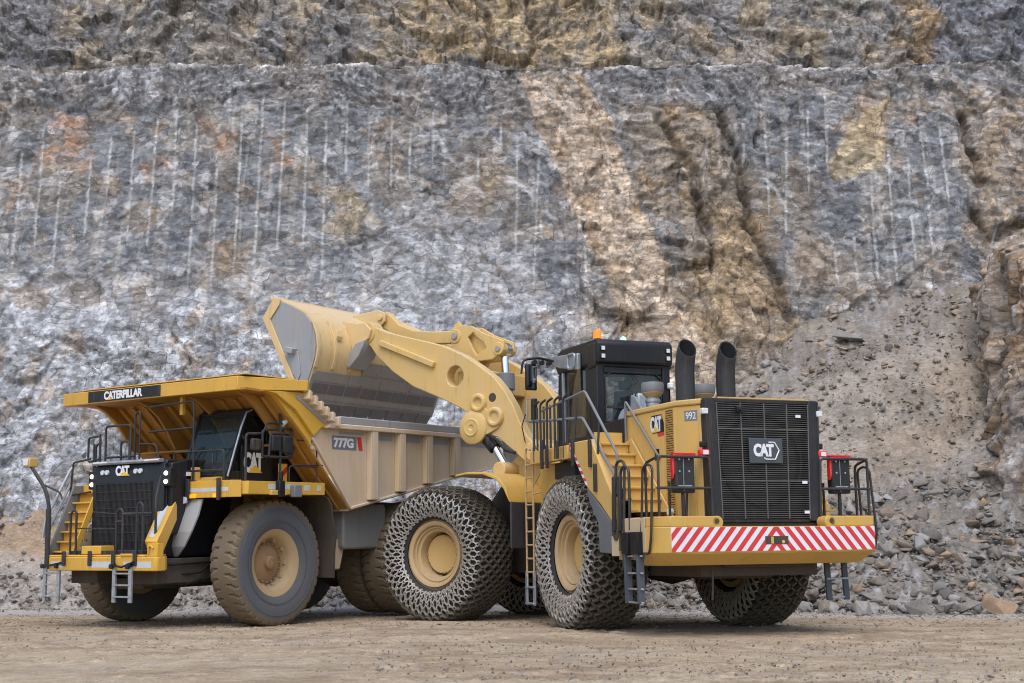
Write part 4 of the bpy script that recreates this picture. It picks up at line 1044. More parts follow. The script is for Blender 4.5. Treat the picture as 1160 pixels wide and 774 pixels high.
for s in (1, -1):
    m = FB(); plate_with_hole(m, ARM, HOLE, s*.84, s*1.12)
    m.cyl((5.80,s*.80,6.62),(5.80,s*1.15,6.62),.27); m.cyl((1.0,s*.8,3.52),(1.0,s*1.14,3.52),.26)
    la = m.build('lift_arm', M['arm'], loader, bevel=.02, seg=2)
    # casting bosses on the arm side
    m = FB(); n = 40
    def boss(c, r0, r1, h, dome=True):
        mm = MB(FM @ Matrix.Translation((c[0], s*1.12, c[1])) @ (Matrix.Identity(4) if s > 0 else Matrix.Rotation(math.pi, 4, 'Z')))
        mm.lathe([(r0,0),(r0,h*.6),(r0-.03,h),(r1+.02,h),(r1,h*.8),(r1-.02,h*.35),(0,h*.3)], 28)
        o = len(m.v); m.v += mm.v; m.f += [tuple(o+i for i in f) for f in mm.f]; m.mi += mm.mi
    boss((2.48,4.70),.21,.11,.10); boss((2.03,4.36),.22,.12,.10)
    m.prism([(2.70,4.52),(2.58,4.66),(2.36,4.66),(2.22,4.5),(1.98,4.52),(1.86,4.35),(1.95,4.12),(2.2,4.0),(2.45,3.97),(2.66,4.15),(2.75,4.35)], 'y', s*1.12, s*1.17)
    mm = MB(FM @ Matrix.Translation((2.62,s*1.17,4.16)) @ (Matrix.Identity(4) if s > 0 else Matrix.Rotation(math.pi, 4, 'Z')))
    mm.lathe([(.38,-.05),(.37,.02),(.30,.05),(.20,.07),(.18,.10),(.165,.085),(.06,.085),(.05,.06),(0,.06)], 36)
    o = len(m.v); m.v += mm.v; m.f += [tuple(o+i for i in f) for f in mm.f]; m.mi += mm.mi
    m.build('pin_casting', M['arm'], la, bevel=.012, smooth=45)
    m = FB(); m.cyl((2.12,s*1.115,4.80),(2.12,s*1.123,4.80),.10,n=20); m.build('pin_hole', M['dark'], la, smooth=0)  # no opening: a disc painted with the shade of a hole
    m = FB(); m.bar((5.35,s*1.16,6.33),(3.72,s*1.16,5.66),.10,.13); m.build('guide_bar', M['arm'], la, bevel=.015)
    m = FB(); m.cyl((5.80,s*1.15,6.62),(5.80,s*1.19,6.62),.15); m.cyl((5.80,s*1.19,6.62),(5.80,s*1.21,6.62),.04)
    for a in (0,2.1,4.2): m.cyl((5.8+.1*math.cos(a),s*1.19,6.62+.1*math.sin(a)),(5.8+.1*math.cos(a),s*1.21,6.62+.1*math.sin(a)),.022,n=8)
    m.build('pin_cover', M['steel'], la, bevel=.006)
    # lift cylinder
    m = FB(); m.cyl((1.82,s*1.0,3.2),(2.20,s*1.0,3.78),.085); lc = m.build('lift_cylinder_rod', M['chrome'], loader)
    m = FB(); m.cyl((1.82,s*.94,3.2),(1.82,s*1.2,3.2),.15); m.cyl((1.82,s*1.2,3.2),(1.82,s*1.23,3.2),.07); m.build('rod_eye', M['arm'], lc, bevel=.01)
    m = FB(); m.cyl((2.14,s*1.0,3.69),(2.62,s*1.0,4.2),.15); m.build('barrel', M['black'], lc)
m = FB()
for s in (1,-1): m.tube([(2.2,s*1.18,3.98),(1.95,s*1.2,3.85),(1.72,s*1.2,3.62),(1.5,s*1.15,3.55)], .04)
m.tube([(1.2,1.2,3.75),(1.25,1.25,4.1),(1.15,1.25,4.35)], .012)
m.build('hydraulic_hose', M['black'], loader)
m = FB(); m.cyl((3.0,-.84,5.3),(3.0,.84,5.3),.2); m.box(2.6,3.3,-.84,.84,5.0,5.5); m.build('cross_tube', M['arm'], loader, bevel=.03)
# mirror / side lamp at the foot of the arm
m = MB(); m.box(1.72,1.86,2.02,2.12,4.02,4.52); mm = m.build('walkway_mirror', M['black'], loader, bevel=.02)
m = MB(); m.tube([(1.62,2.1,3.5),(1.80,2.1,3.6),(1.82,2.1,4.05)], .014); m.tube([(1.82,2.1,4.52),(2.05,2.12,4.54),(2.07,2.12,4.1),(1.85,2.1,4.08)], .012); m.tube([(2.2,2.12,4.1),(1.0,2.12,4.02)], .012); m.build('mirror_bracket', M['galv'], mm)
# Z-bar: tilt levers, tilt cylinder, bucket link
for yc in (.12,):
    FB = lambda: MB(FM @ Matrix.Translation((.22,0,.055)))
    m = FB()
    LEV = [(2.12,5.90),(2.14,6.12),(2.32,6.20),(2.72,6.36),(3.05,6.56),(3.35,6.60),(3.62,6.56),(3.72,6.42),(3.55,5.95),(3.3,5.6),(3.05,5.35),(2.95,5.55),(2.85,5.72),(2.45,5.72)]
    HO = [(2.62,6.0),(2.74,6.24),(3.0,6.40),(3.16,6.30),(3.0,6.0),(2.9,5.86)]
    for y in (yc-.24, yc+.16): plate_with_hole(m, LEV, HO, y, y+.08)
    m.prism([(2.6,6.02),(3.2,6.5),(3.5,6.3),(3.0,5.75)], 'y', yc-.16, yc+.1)
    m.cyl((2.28,yc-.26,5.95),(2.28,yc+.26,5.95),.15); m.cyl((3.52,yc-.26,6.36),(3.52,yc+.26,6.36),.17)
    tl = m.build('tilt_lever', M['arm'], loader, bevel=.015)
    m = FB(); m.cyl((2.28,yc+.26,5.95),(2.28,yc+.29,5.95),.07); m.cyl((3.52,yc+.26,6.36),(3.52,yc+.30,6.36),.08); m.build('pin', M['steel'], tl, bevel=.008)
    m = FB(); m.cyl((2.28,yc,5.95),(2.26,yc,5.28),.085); m.cyl((2.28,yc-.09,5.95),(2.28,yc+.09,5.95),.17)
    tr = m.build('tilt_cylinder_rod', M['chrome'], loader)
    m = FB(); m.cyl((2.27,yc,5.40),(2.26,yc,5.02),.215); m.build('gland', M['grey'], tr, bevel=.015)
    m = FB(); m.cyl((2.26,yc,5.1),(2.1,yc,3.0),.165); m.build('barrel', M['steel_pale'], tr)
    # link from the lever to the bucket
    m = FB()
    LK = [(5.98,7.02),(5.86,7.16),(5.66,7.14),(5.35,6.85),(4.9,6.66),(4.2,6.56),(3.62,6.52),(3.45,6.36),(3.6,6.22),(4.3,6.28),(5.0,6.38),(5.5,6.60),(5.9,6.85)]
    m.prism(LK, 'y', yc-.10, yc+.10)
    m.build('bucket_link', M['arm'], loader, bevel=.02)
FB = lambda: MB(FM)
m = FB(); m.bar((3.75,.0,6.42),(3.95,.0,6.78),.12,.16); m.cyl((3.6,-.3,6.36),(3.6,.3,6.36),.1); m.build('lever_stop', M['arm'], loader, bevel=.01)

# ---- bucket: profile in the x,z plane of the front frame, 4.7 m wide
BW = 2.36
OUT = [(7.90,7.00),(7.52,7.46),(7.05,7.27),(6.62,7.06),(6.38,6.80),(6.25,6.50),(6.20,6.20),(6.24,5.95),(6.32,5.72),(6.45,5.42),(6.70,4.98)]
INN = [(6.73,5.02),(6.51,5.46),(6.40,5.74),(6.33,5.98),(6.30,6.20),(6.34,6.46),(6.46,6.73),(6.68,6.97),(7.07,7.17),(7.48,7.33),(7.82,6.97)]
m = FB(); n = len(OUT)
vsA = [(x,-BW,z) for x,z in OUT]+[(x,-BW,z) for x,z in INN]; vsB = [(x,BW,z) for x,z in OUT]+[(x,BW,z) for x,z in INN]
N2 = 2*n; fs = [(i,(i+1)%N2,N2+(i+1)%N2,N2+i) for i in range(N2)]
fs += [(i,i+1,N2-2-i,N2-1-i) for i in range(n-1)] + [tuple(N2+q for q in (i,i+1,N2-2-i,N2-1-i)[::-1]) for i in range(n-1)]
m.add(vsA+vsB, fs)
bucket = m.build('bucket', M['bucket'], loader, smooth=40)
m = FB()
SIDE = [(7.88,6.98),(7.50,7.43),(7.05,7.24),(6.64,7.03),(6.40,6.78),(6.28,6.50),(6.235,6.20),(6.27,5.95),(6.35,5.72),(6.48,5.42),(6.72,4.99)]
for s in (1,-1): m.prism(SIDE, 'y', s*(BW-.02), s*(BW+.035))
sd = m.build('side_plate', M['side_steel'], bucket, smooth=0)
m = FB()
for s in (1,-1):
    m.prism([(7.93,7.0),(7.53,7.50),(7.38,7.44),(7.40,7.30),(7.70,6.98),(6.86,5.42),(6.70,5.0),(6.74,4.92)], 'y', s*(BW+.035), s*(BW+.075))
m.build('mouth_edge_bar', M['bucket'], bucket, bevel=.012)
m = FB()
for s in (1,-1):
    m.prism([(6.78,6.12),(7.05,6.18),(6.95,5.62),(6.78,5.42),(6.68,5.60)], 'y', s*(BW+.036), s*(BW+.06))
    m.prism([(6.86,6.06),(7.14,6.14),(7.08,6.26),(6.82,6.18)], 'y', s*(BW+.036), s*(BW+.20))
m.build('side_wear_block', M['steel_pale'], bucket, bevel=.01)
m = FB(); m.prism([(7.55,7.44),(7.93,6.98),(7.99,7.03),(7.60,7.52)], 'y', -BW-.05, BW+.05); m.build('spill_lip', M['bucket'], bucket, bevel=.01)
# wear plates on the underside: floor runs from the heel to the cutting edge
f0 = Vector((6.20,0,6.12)); f1 = Vector((6.68,0,5.02))
dv = (f1-f0).normalized(); nv = Vector((dv.z,0,-dv.x)); nv = nv if nv.x < 0 else -nv
def floor_plate(mb, t0, t1, y0, y1, off, th):
    a = f0.lerp(f1,t0); b = f0.lerp(f1,t1)
    P = [a+nv*off, b+nv*off, b+nv*(off+th), a+nv*(off+th)]
    mb.prism([(p.x,p.z) for p in P], 'y', y0, y1)
m = FB()
floor_plate(m, .10, .46, -BW, .72, .05, .03); floor_plate(m, .461, .97, -BW, BW, .05, .03)
m.build('floor_plate', M['steel'], bucket, smooth=0)
for r_, (t0, t1) in enumerate(((.16,.36),(.40,.60),(.64,.84))):
    m = FB()
    nc = (3, 4, 8)[r_]
    for k in range(nc):
        y0 = -BW+.08+k*(2*BW-.16)/nc
        if r_ < 1 and y0 > .2 or r_ < 2 and y0 > 1.7: continue
        floor_plate(m, t0, t1, y0+.022, y0+(2*BW-.16)/nc-.022, .08, .014)
    m.build('wear_plate', M['steel'] if r_ < 2 else M['seg'], bucket, bevel=.005)
m = FB()
for k in range(9):
    y = -BW+.02+k*(2*BW-.04)/8
    pts = [(x,z) for x,z in OUT[4:9]]; m.prism(pts+[(x-.04,z-.01) for x,z in pts[::-1]], 'y', y-.05, y+.05)
m.build('heel_rib', M['bucket'], bucket, bevel=.008)
m = FB(); floor_plate(m, .90, 1.08, -BW-.02, BW+.02, -.02, .09); ce = m.build('cutting_edge', M['steel'], bucket, bevel=.012)
for k in range(8):      # bolt-on edge segments, nearly touching
    m = FB(); wd = (2*BW-.1)/8; y = -BW+.05+wd*(k+.5); h2 = wd/2-.035
    a = f0.lerp(f1,1.02); b = f0.lerp(f1,1.30)
    m.loft([(a+nv*.12)+Vector((0,y-h2,0)),(a+nv*.12)+Vector((0,y+h2,0)),(a-nv*.05)+Vector((0,y+h2,0)),(a-nv*.05)+Vector((0,y-h2,0))],
           [(b+nv*.06)+Vector((0,y-h2+.02,0)),(b+nv*.06)+Vector((0,y+h2-.02,0)),(b-nv*.0)+Vector((0,y+h2-.02,0)),(b-nv*.0)+Vector((0,y-h2+.02,0))])
    m.build('edge_segment', M['seg'], bucket, bevel=.012)
# hinge brackets on the back of the bucket
m = FB()
for yc in (.98,-.98,.12):
    for dy in ((-.24,-.17),(.17,.24)) if abs(yc) > .6 else ((-.2,-.14),(.14,.2)):
        if abs(yc) > .6: pl_ = [(6.5,6.95),(6.02,6.86),(5.78,6.84),(5.60,6.66),(5.66,6.46),(5.84,6.38),(6.05,6.35),(6.22,6.0),(6.32,5.85),(6.3,6.4)]
        else: pl_ = [(7.0,7.26),(6.5,7.30),(6.14,7.31),(5.94,7.22),(5.94,7.02),(6.1,6.90),(6.25,6.5),(6.5,6.9)]
        m.prism(pl_, 'y', yc+dy[0], yc+dy[1])
m.cyl((6.07,-.12,7.12),(6.07,.38,7.12),.08)
m.build('hinge_bracket', M['bucket'], bucket, bevel=.012)
m = FB()
for s in (1,-1):
    m.prism([(6.0,6.36),(5.72,6.42),(5.75,6.30),(5.9,6.05),(6.22,5.78),(6.3,5.9),(6.22,6.1)], 'y', s*.72, s*1.3)
m.build('heel_shoe', M['steel_pale'], bucket, bevel=.012)
m = FB(); m.prism([(6.28,6.62),(6.2,6.4),(6.16,6.5),(6.2,6.64)], 'y', 1.55, 1.75); m.build('lifting_lug', M['bucket'], bucket, bevel=.01)

# ================================================================ QUARRY
def _h(ix, iy, s):
    n = (ix.astype(np.int64)*374761393 + iy.astype(np.int64)*668265263 + s*974634777) & 0x7fffffff
    n = ((n ^ (n >> 13))*1274126177) & 0x7fffffff
    n = ((n ^ (n >> 16))*668265263) & 0x7fffffff
    return ((n ^ (n >> 15)) & 0xffffff)/float(0xffffff)
def vnoise(x, y, s=0):
    ix = np.floor(x); iy = np.floor(y); fx = x-ix; fy = y-iy
    ux = fx*fx*fx*(fx*(fx*6-15)+10); uy = fy*fy*fy*(fy*(fy*6-15)+10)
    ix = ix.astype(np.int64); iy = iy.astype(np.int64)
    a = _h(ix,iy,s)*(1-ux)+_h(ix+1,iy,s)*ux; b = _h(ix,iy+1,s)*(1-ux)+_h(ix+1,iy+1,s)*ux
    return a*(1-uy)+b*uy
def fbm(x, y, s=0, o=5, g=.5, lac=2.03):
    v = 0; a = 1; t = 0
    for k in range(o):
        v = v+a*vnoise(x, y, s+k*17); t += a; a *= g; x = x*lac+3.1; y = y*lac+1.7
    return v/t                      # 0..1
def facets(x, y, s, tilt=.5):
    """broken-rock facets: every cell is a flat face of random height and tilt; returns (height, edge distance, cell value)"""
    ix = np.floor(x).astype(np.int64); iy = np.floor(y).astype(np.int64)
    best = np.full(x.shape, 9.); sec = np.full(x.shape, 9.); h = np.zeros(x.shape); cv = np.zeros(x.shape)
    for dx in (-1,0,1):
        for dy in (-1,0,1):
            cx = ix+dx; cy = iy+dy
            px = cx+_h(cx,cy,s); py = cy+_h(cx,cy,s+1)
            d = (px-x)**2+(py-y)**2
            val = _h(cx,cy,s+2)-.5 + ((_h(cx,cy,s+3)-.5)*(x-px)+(_h(cx,cy,s+4)-.5)*(y-py))*2*tilt
            m = d < best
            sec = np.where(m, best, np.minimum(sec, d)); h = np.where(m, val, h); cv = np.where(m, _h(cx,cy,s+5), cv); best = np.where(m, d, best)
    return h, np.sqrt(sec)-np.sqrt(best), cv
def sm(x, a, b):
    t = np.clip((x-a)/(b-a), 0, 1); return t*t*(3-2*t)
def sn(x, a, b):
    m = (a+b)/2; w = (b-a)*.22; return sm(x, m-w, m+w)
def polymask(x, y, poly, soft):
    """1 inside the outline, falling to 0 across `soft` metres"""
    ins = np.zeros(x.shape, bool); d = np.full(x.shape, 1e9); n = len(poly)
    for i in range(n):
        x0, y0 = poly[i]; x1, y1 = poly[(i+1) % n]
        c = ((y0 > y) != (y1 > y)) & (x < (x1-x0)*(y-y0)/((y1-y0) if abs(y1-y0) > 1e-9 else 1e-9)+x0); ins ^= c
        t = np.clip(((x-x0)*(x1-x0)+(y-y0)*(y1-y0))/((x1-x0)**2+(y1-y0)**2+1e-9), 0, 1)
        d = np.minimum(d, np.hypot(x-x0-t*(x1-x0), y-y0-t*(y1-y0)))
    sd = np.where(ins, d, -d); return sm(sd, -soft, soft)
def linedist(x, y, pts):
    d = np.full(x.shape, 1e9)
    for (x0,y0),(x1,y1) in zip(pts[:-1], pts[1:]):
        t = np.clip(((x-x0)*(x1-x0)+(y-y0)*(y1-y0))/((x1-x0)**2+(y1-y0)**2), 0, 1)
        d = np.minimum(d, np.hypot(x-x0-t*(x1-x0), y-y0-t*(y1-y0)))
    return d
def lerp3(c, m, k): return c*(1-m[...,None])+np.array(k)*m[...,None]
def grid_object(name, P, C, mat, smooth=True, sharp=None):
    ny, nx = P.shape[:2]
    me = bpy.data.meshes.new(name)
    idx = np.arange(ny*nx).reshape(ny, nx)
    F = np.stack([idx[:-1,:-1], idx[:-1,1:], idx[1:,1:], idx[1:,:-1]], -1).reshape(-1, 4)
    me.vertices.add(ny*nx); me.vertices.foreach_set('co', P.reshape(-1).astype(np.float32))
    me.loops.add(F.size); me.loops.foreach_set('vertex_index', F.reshape(-1).astype(np.int32))
    me.polygons.add(len(F)); me.polygons.foreach_set('loop_start', np.arange(0, F.size, 4, dtype=np.int32))
    me.polygons.foreach_set('use_smooth', np.full(len(F), smooth))
    me.update(calc_edges=True); me.validate()
    if C is not None:
        a = me.attributes.new('tone', 'FLOAT_COLOR', 'POINT')
        a.data.foreach_set('color', np.concatenate([C, np.ones(C.shape[:2]+(1,))], -1).reshape(-1).astype(np.float32))
    me.materials.append(mat)
    o = bpy.data.objects.new(name, me); col.objects.link(o); o['kind'] = 'structure'
    return o
def rock_mat(name, scale=1., crack=.75, bump=.55, mosaic=1., specks=1.):
    t = NT(name); a = t.n('ShaderNodeAttribute', attribute_name='tone')
    # coordinates turned into the dip of the beds and slightly shaken so that joints run ragged
    ns = t.n('ShaderNodeTexNoise'); ns.inputs['Scale'].default_value = 2.2*scale; ns.inputs['Detail'].default_value = 4; ns.inputs['Roughness'].default_value = .6
    t.l(t.tc.outputs['Object'], ns.inputs['Vector'])
    ad = t.n('ShaderNodeVectorMath', operation='MULTIPLY_ADD'); t.l(ns.outputs['Color'], ad.inputs[0]); ad.inputs[1].default_value = (.22/scale,)*3; t.l(t.tc.outputs['Object'], ad.inputs[2])
    mp = t.n('ShaderNodeMapping'); mp.inputs['Rotation'].default_value = (0,.6,0); mp.inputs['Scale'].default_value = (1,1,1.9); t.l(ad.outputs[0], mp.inputs['Vector'])
    vec = mp.outputs[0]
    n1 = t.noise(4.5*scale, 6, .72, vec=vec); n2 = t.noise(24*scale, 4, .75, vec=vec)
    v = t.math('ADD', t.math('MULTIPLY', n1, .5), t.math('MULTIPLY', n2, .5))
    g = t.ramp(v, .36, .64, .62, 1.38)
    ck = None; hgt = t.math('MULTIPLY', v, .7)
    for sc, am, w, edge in ((1.25,.24,.022,1.), (4.1,.34,.035,.85)):
        vo = t.n('ShaderNodeTexVoronoi'); vo.inputs['Scale'].default_value = sc*scale; t.l(vec, vo.inputs['Vector'])
        sp = t.n('ShaderNodeSeparateColor'); t.l(vo.outputs['Color'], sp.inputs[0])
        g = t.math('MULTIPLY', g, t.ramp(sp.outputs[0], 0, 1, 1-am*mosaic, 1+am*mosaic))
        # each block has its own tilt: height falls across the cell
        dt = t.n('ShaderNodeVectorMath', operation='DOT_PRODUCT'); sb = t.n('ShaderNodeVectorMath', operation='SUBTRACT')
        t.l(vec, sb.inputs[0]); t.l(vo.outputs['Position'], sb.inputs[1]); t.l(sb.outputs[0], dt.inputs[0])
        cc = t.n('ShaderNodeVectorMath', operation='SUBTRACT'); t.l(vo.outputs['Color'], cc.inputs[0]); cc.inputs[1].default_value = (.5,.5,.5); t.l(cc.outputs[0], dt.inputs[1])
        hgt = t.math('ADD', hgt, t.math('ADD', t.math('MULTIPLY', sp.outputs[1], .28 if sc < 3 else .16), t.math('MULTIPLY', dt.outputs['Value'], 1.1*sc*.35)))
        ve = t.n('ShaderNodeTexVoronoi', feature='DISTANCE_TO_EDGE'); ve.inputs['Scale'].default_value = sc*scale; t.l(vec, ve.inputs['Vector'])
        k = t.math('MULTIPLY', t.ramp(ve.outputs['Distance'], 0, w, edge, 0), t.ramp(t.noise(.9*scale*sc, 2, .6), .47, .53))
        ck = k if ck is None else t.math('MAXIMUM', ck, k)
    c = t.n('ShaderNodeVectorMath', operation='SCALE'); t.l(a.outputs['Color'], c.inputs[0]); t.l(g, c.inputs['Scale'])
    col_ = c.outputs[0]
    col_ = t.mix(t.math('MULTIPLY', t.ramp(t.noise(2.6*scale, 6, .72, vec=vec), .585, .615), .36*specks), col_, (.30,.20,.12))
    col_ = t.mix(t.math('MULTIPLY', t.ramp(t.noise(3.7*scale, 6, .74, vec=vec), .59, .62), .32*specks), col_, (.47,.47,.48))
    col_ = t.mix(t.math('MULTIPLY', ck, crack), col_, (.05,.046,.043))
    b1 = t.bump(t.math('SUBTRACT', hgt, t.math('MULTIPLY', ck, .5)), bump, .08)
    return t.set(col_, .9, None, b1, .2)
ROCK = rock_mat('quarry_rock')

# ---- shape of the wall: lower face, bench, upper face
WY, BAT, ZB, SET = 41.0, .30, 18.95, 5.0
DRILL = [(-17.4,15.6,-16.9,10.7),(-16.8,16.7,-16.3,11.5),(-15.9,14.7,-15.5,10.5),(-14.9,15.3,-14.6,11.7),(-14.3,16.2,-14.1,13.6),(-13.5,16.5,-13.1,11.7),(-12.7,16.9,-12.4,11.5),(-12.0,17.1,-11.7,12.8),(-11.2,16.5,-10.9,10.2),(-10.4,16.4,-10.1,9.9),(-9.6,17.1,-9.4,10.4),(-8.9,17.6,-8.7,9.7),(-8.1,17.3,-8.0,11.4),(-7.3,17.0,-7.1,11.4),(-6.6,16.7,-6.4,10.0),(-5.9,17.3,-5.8,14.3),(-5.1,17.1,-5.0,13.8),(-4.3,16.9,-4.2,13.5),(-3.6,16.5,-3.6,14.2),(-2.8,17.1,-2.8,14.9),(-.4,16.7,-.4,15.4),(.2,16.2,.1,10.0),(1.0,16.4,.7,10.0),(2.5,13.2,2.5,10.5),(6.9,16.0,6.8,14.2),(8.2,15.8,8.1,14.7),(9.0,16.9,8.9,12.8),(9.7,16.0,9.4,12.1),(10.5,16.9,10.3,13.6),(11.2,18.1,11.0,14.2),(13.2,15.4,12.9,10.2),(12.5,14.4,12.3,10.2),(11.7,12.2,11.6,10.0),(13.9,16.2,13.7,13.1),(14.5,16.3,14.2,10.9),(15.2,16.5,15.0,13.0),(13.7,13.1,13.6,10.9),(16.8,13.8,16.3,11.0),(11.0,11.7,11.0,10.2),(-18.3,16.2,-17.7,10.5),(-19.3,16.0,-18.6,11.0),(-20.1,16.5,-19.5,10.8),(-21,16,-20.3,11.2),(4.4,12.6,4.4,11.2),(-1.2,15.6,-1.2,14.2)]
def build_wall():
    xs = np.concatenate([np.arange(-48,-21.5,.32), np.arange(-21.5,21.5,.044), np.arange(21.5,44,.32)])
    q = np.concatenate([np.arange(-1.2,1.2,.25), np.arange(1.2,ZB,.068), ZB+np.arange(0,SET,.30), ZB+SET+np.arange(0,6.2,.08), ZB+SET+np.arange(6.2,20,.5)])
    X_, Q = np.meshgrid(xs, q)
    up = Q > ZB+SET; be = (Q >= ZB) & ~up
    Zr = np.where(Q < ZB, Q, np.where(be, ZB, Q-SET))
    Yr = np.where(Q < ZB, WY+BAT*Q, np.where(be, WY+BAT*ZB+(Q-ZB), WY+SET+BAT*(Q-SET)))
    ex = 1-be*.85
    # warp so that facet edges are ragged and follow a bedding that dips to the left
    wx = X_+1.0*(fbm(X_*.3,Zr*.3,5,3)-.5)*2+.12*(fbm(X_*2.2,Zr*2.2,6)-.5)
    wz = Zr+1.0*(fbm(X_*.3,Zr*.3,8,3)-.5)*2+.12*(fbm(X_*2.2,Zr*2.2,9)-.5)
    c, s = math.cos(.5), math.sin(.5)
    u = wx*c-wz*s; v = wx*s+wz*c
    D = 1.0*(fbm(X_*.12+4,Zr*.10,1,2)-.5)
    smooth = polymask(X_,Zr,[(-22,8.6),(-22,17),(.6,17.2),(2.6,8.6)],.9)*.72           # presplit face is flatter
    smooth = np.maximum(smooth, polymask(X_,Zr,[(8.6,10),(9.4,17),(15.8,16.5),(15.4,9)],.6)*.6)
    rough = 1-smooth
    f1,e1,c1 = facets(u*.42,v*.62,11,.7); f2,e2,c2 = facets(u*1.05,v*1.5,21,.7); f3,e3,c3 = facets(u*2.6,v*3.9,31,.8); f4,e4,c4 = facets(u*6.2,v*8.4,41,.8)
    scree = polymask(X_,Zr,[(-50,19.2),(3,19.2),(9,19.0),(14,20),(50,20),(50,18.2),(13.6,18.6),(8.9,17.4),(5,17.5),(-.6,17.0),(-9,17.4),(-18.4,17.7),(-50,17.6)],.35)
    D += rough*(.27*f1+.20*f2)+(.30+.70*rough)*(.085*f3+.04*f4)+.015*(fbm(X_*3,Zr*3,60,4)-.5)
    upw = up*1.
    D += upw*(.24*f1+.17*f2+.05*f3)
    D *= (1-.55*scree)
    D += scree*(.10*f3+.07*f4)
    # the crest line is ragged
    lip = sm(Zr,16.5,ZB)*(~up)
    Zo = Zr+lip*.55*(fbm(X_*.25,X_*0+2,71,3)-.5)*(~up)
    Zo = Zo+be*.12*(fbm(X_*1.4,Yr*1.4,73,4)-.5)
    # cracks and gullies
    cr = np.zeros_like(X_)
    for pts, w_, dp in (([(7.4,17.0),(7.6,16.2),(8.0,14.8),(8.2,12.7),(8.9,10.9),(9.3,9.3)],.16,.40),([(6.3,13.9),(6.7,12.7),(6.8,11.0)],.09,.25),([(-5.5,11.8),(-4.5,12.3),(-3.3,13.0),(-2.8,13.9)],.05,.08),([(16.1,16.9),(16.2,15.5),(16.3,14.1)],.16,.45),([(15.9,13.0),(16.2,12.0),(17.5,12.5)],.22,.5),([(5.2,16.8),(6.4,14.5),(6.6,12.5)],.15,.3),([(-3.9,17.0),(-3.0,16.3),(-2.2,16.6)],.06,.12),([(-1.4,20.9),(-.9,22.0),(-1.1,24.0)],.15,.35),([(.4,21.0),(.9,22.2),(.6,24.6)],.12,.25)):
        d = linedist(X_+.16*(fbm(X_*2.6,Zr*2.6,77,4)-.5)*2, Zr+.2*(fbm(X_*2.6,Zr*2.6,78,4)-.5), pts); k = np.exp(-(d/w_)**2); D -= dp*k; cr = np.maximum(cr, k*min(1,dp*3))
    # pre-split drill holes: half barrels left in the face
    dr = np.zeros_like(X_)
    for x0,z0,x1,z1 in DRILL:
        msk = (np.abs(X_-(x0+x1)/2) < 1.2)&(Zr<z0+.5)&(Zr>z1-.5)
        if not msk.any(): continue
        t = np.clip((z0-Zr[msk])/(z0-z1),0,1); xc = x0+(x1-x0)*t+.025*(fbm(Zr[msk]*.7,X_[msk]*0+x0,79,3)-.5)
        d = np.abs(X_[msk]-xc); end = sm(Zr[msk],z1-.3,z1+.9)*(1-sm(Zr[msk],z0-.3,z0+.3))
        brk = sm(fbm(Zr[msk]*.8,X_[msk]*0+x0*3.3,83,4),  .16,.28)
        dr[msk] = np.maximum(dr[msk], np.exp(-(d/.048)**2)*end*brk)
    D -= .05*dr
    D *= ex
    nrm = np.array([0,-1,BAT])/math.hypot(1,BAT)
    P = np.stack([X_, Yr+D*nrm[1], Zo+D*nrm[2]], -1)
    # ---- albedo by kind of rock, staining and dust
    wob = (fbm(X_*.9,Zr*.9,90,5)-.5); wb2 = (fbm(X_*.9,Zr*.9,95,5)-.5)
    xw = X_+2.2*wob; zw = Zr+2.2*wb2
    n1 = fbm(X_*.5,Zr*.5,101,5); n2 = fbm(u*2.2,v*3.2,103,5)
    C = np.zeros(X_.shape+(3,))+np.array((.192,.198,.206))
    C = lerp3(C, sn(n1,.45,.62)*.7, (.148,.155,.170)); C = lerp3(C, sn(fbm(X_*.7,Zr*.7,111,5),.53,.66)*.6, (.25,.215,.175))
    C = lerp3(C, sm(c2,.80,.86)*.45*sn(n2,.4,.6), (.28,.195,.125)); C = lerp3(C, sm(c3,.86,.92)*.55, (.34,.33,.33)); C = lerp3(C, sm(c3,.0,.12)[...]*0+sm(.10-c3,0,.08)*.5, (.085,.085,.095))
    lower = (~up)
    # whitened, dust-coated lower face
    wl = polymask(xw,zw,[(-50,10.4),(-12.7,10.6),(-7.4,10.2),(-.6,10.2),(2.9,9.4),(5.0,7.3),(6.5,5.5),(6.5,1),(-50,1.5)],1.2)*lower
    C = lerp3(C, wl*(.42+.5*sn(fbm(X_*1.1,Zr*.55,121,6),.38,.56)), (.45,.463,.488))
    C = lerp3(C, wl*sn(fbm(X_*2.6,Zr*1.3,124,5),.55,.68)*.5, (.17,.175,.20)); C = lerp3(C, wl*sn(fbm(X_*1.6,Zr*1.2,127,5),.58,.70)*.6, (.33,.25,.18))
    C = lerp3(C, polymask(xw,zw,[(-6,11),(-4.3,12.6),(-2.4,13.4),(-.6,13),(.6,11.7),(.6,9.5),(-4.7,9.5)],.5)*lower*.7*(.5+.5*sn(n2,.4,.6)), (.37,.375,.385))
    # faint mineral runs down the face
    run = sn(fbm(X_*3.3,Zr*.16,131,5),.57,.70)*lower; C = lerp3(C, run*.45, (.36,.345,.325))
    TAN = [(.0,19.4),(2.2,19.4),(3.5,16.5),(4.5,13.4),(5.7,9.8),(6.6,7.6),(6.6,4.5),(4.0,4.5),(3.4,9.8),(2.4,12.7),(1.2,15.8)]
    tb = polymask(X_+.6*wob,Zr+.6*wb2,TAN,.10)*lower; C = lerp3(C, tb*(.80+.20*sn(n2,.36,.6)), (.53,.42,.315)); C = lerp3(C, tb*sn(fbm(X_*1.4+Zr*.5,Zr*.5,141,5),.56,.62)*.6, (.28,.235,.195)); C = lerp3(C, tb*sn(fbm(X_*1.1,Zr*1.1,143,5),.58,.66)*.6, (.37,.255,.15))
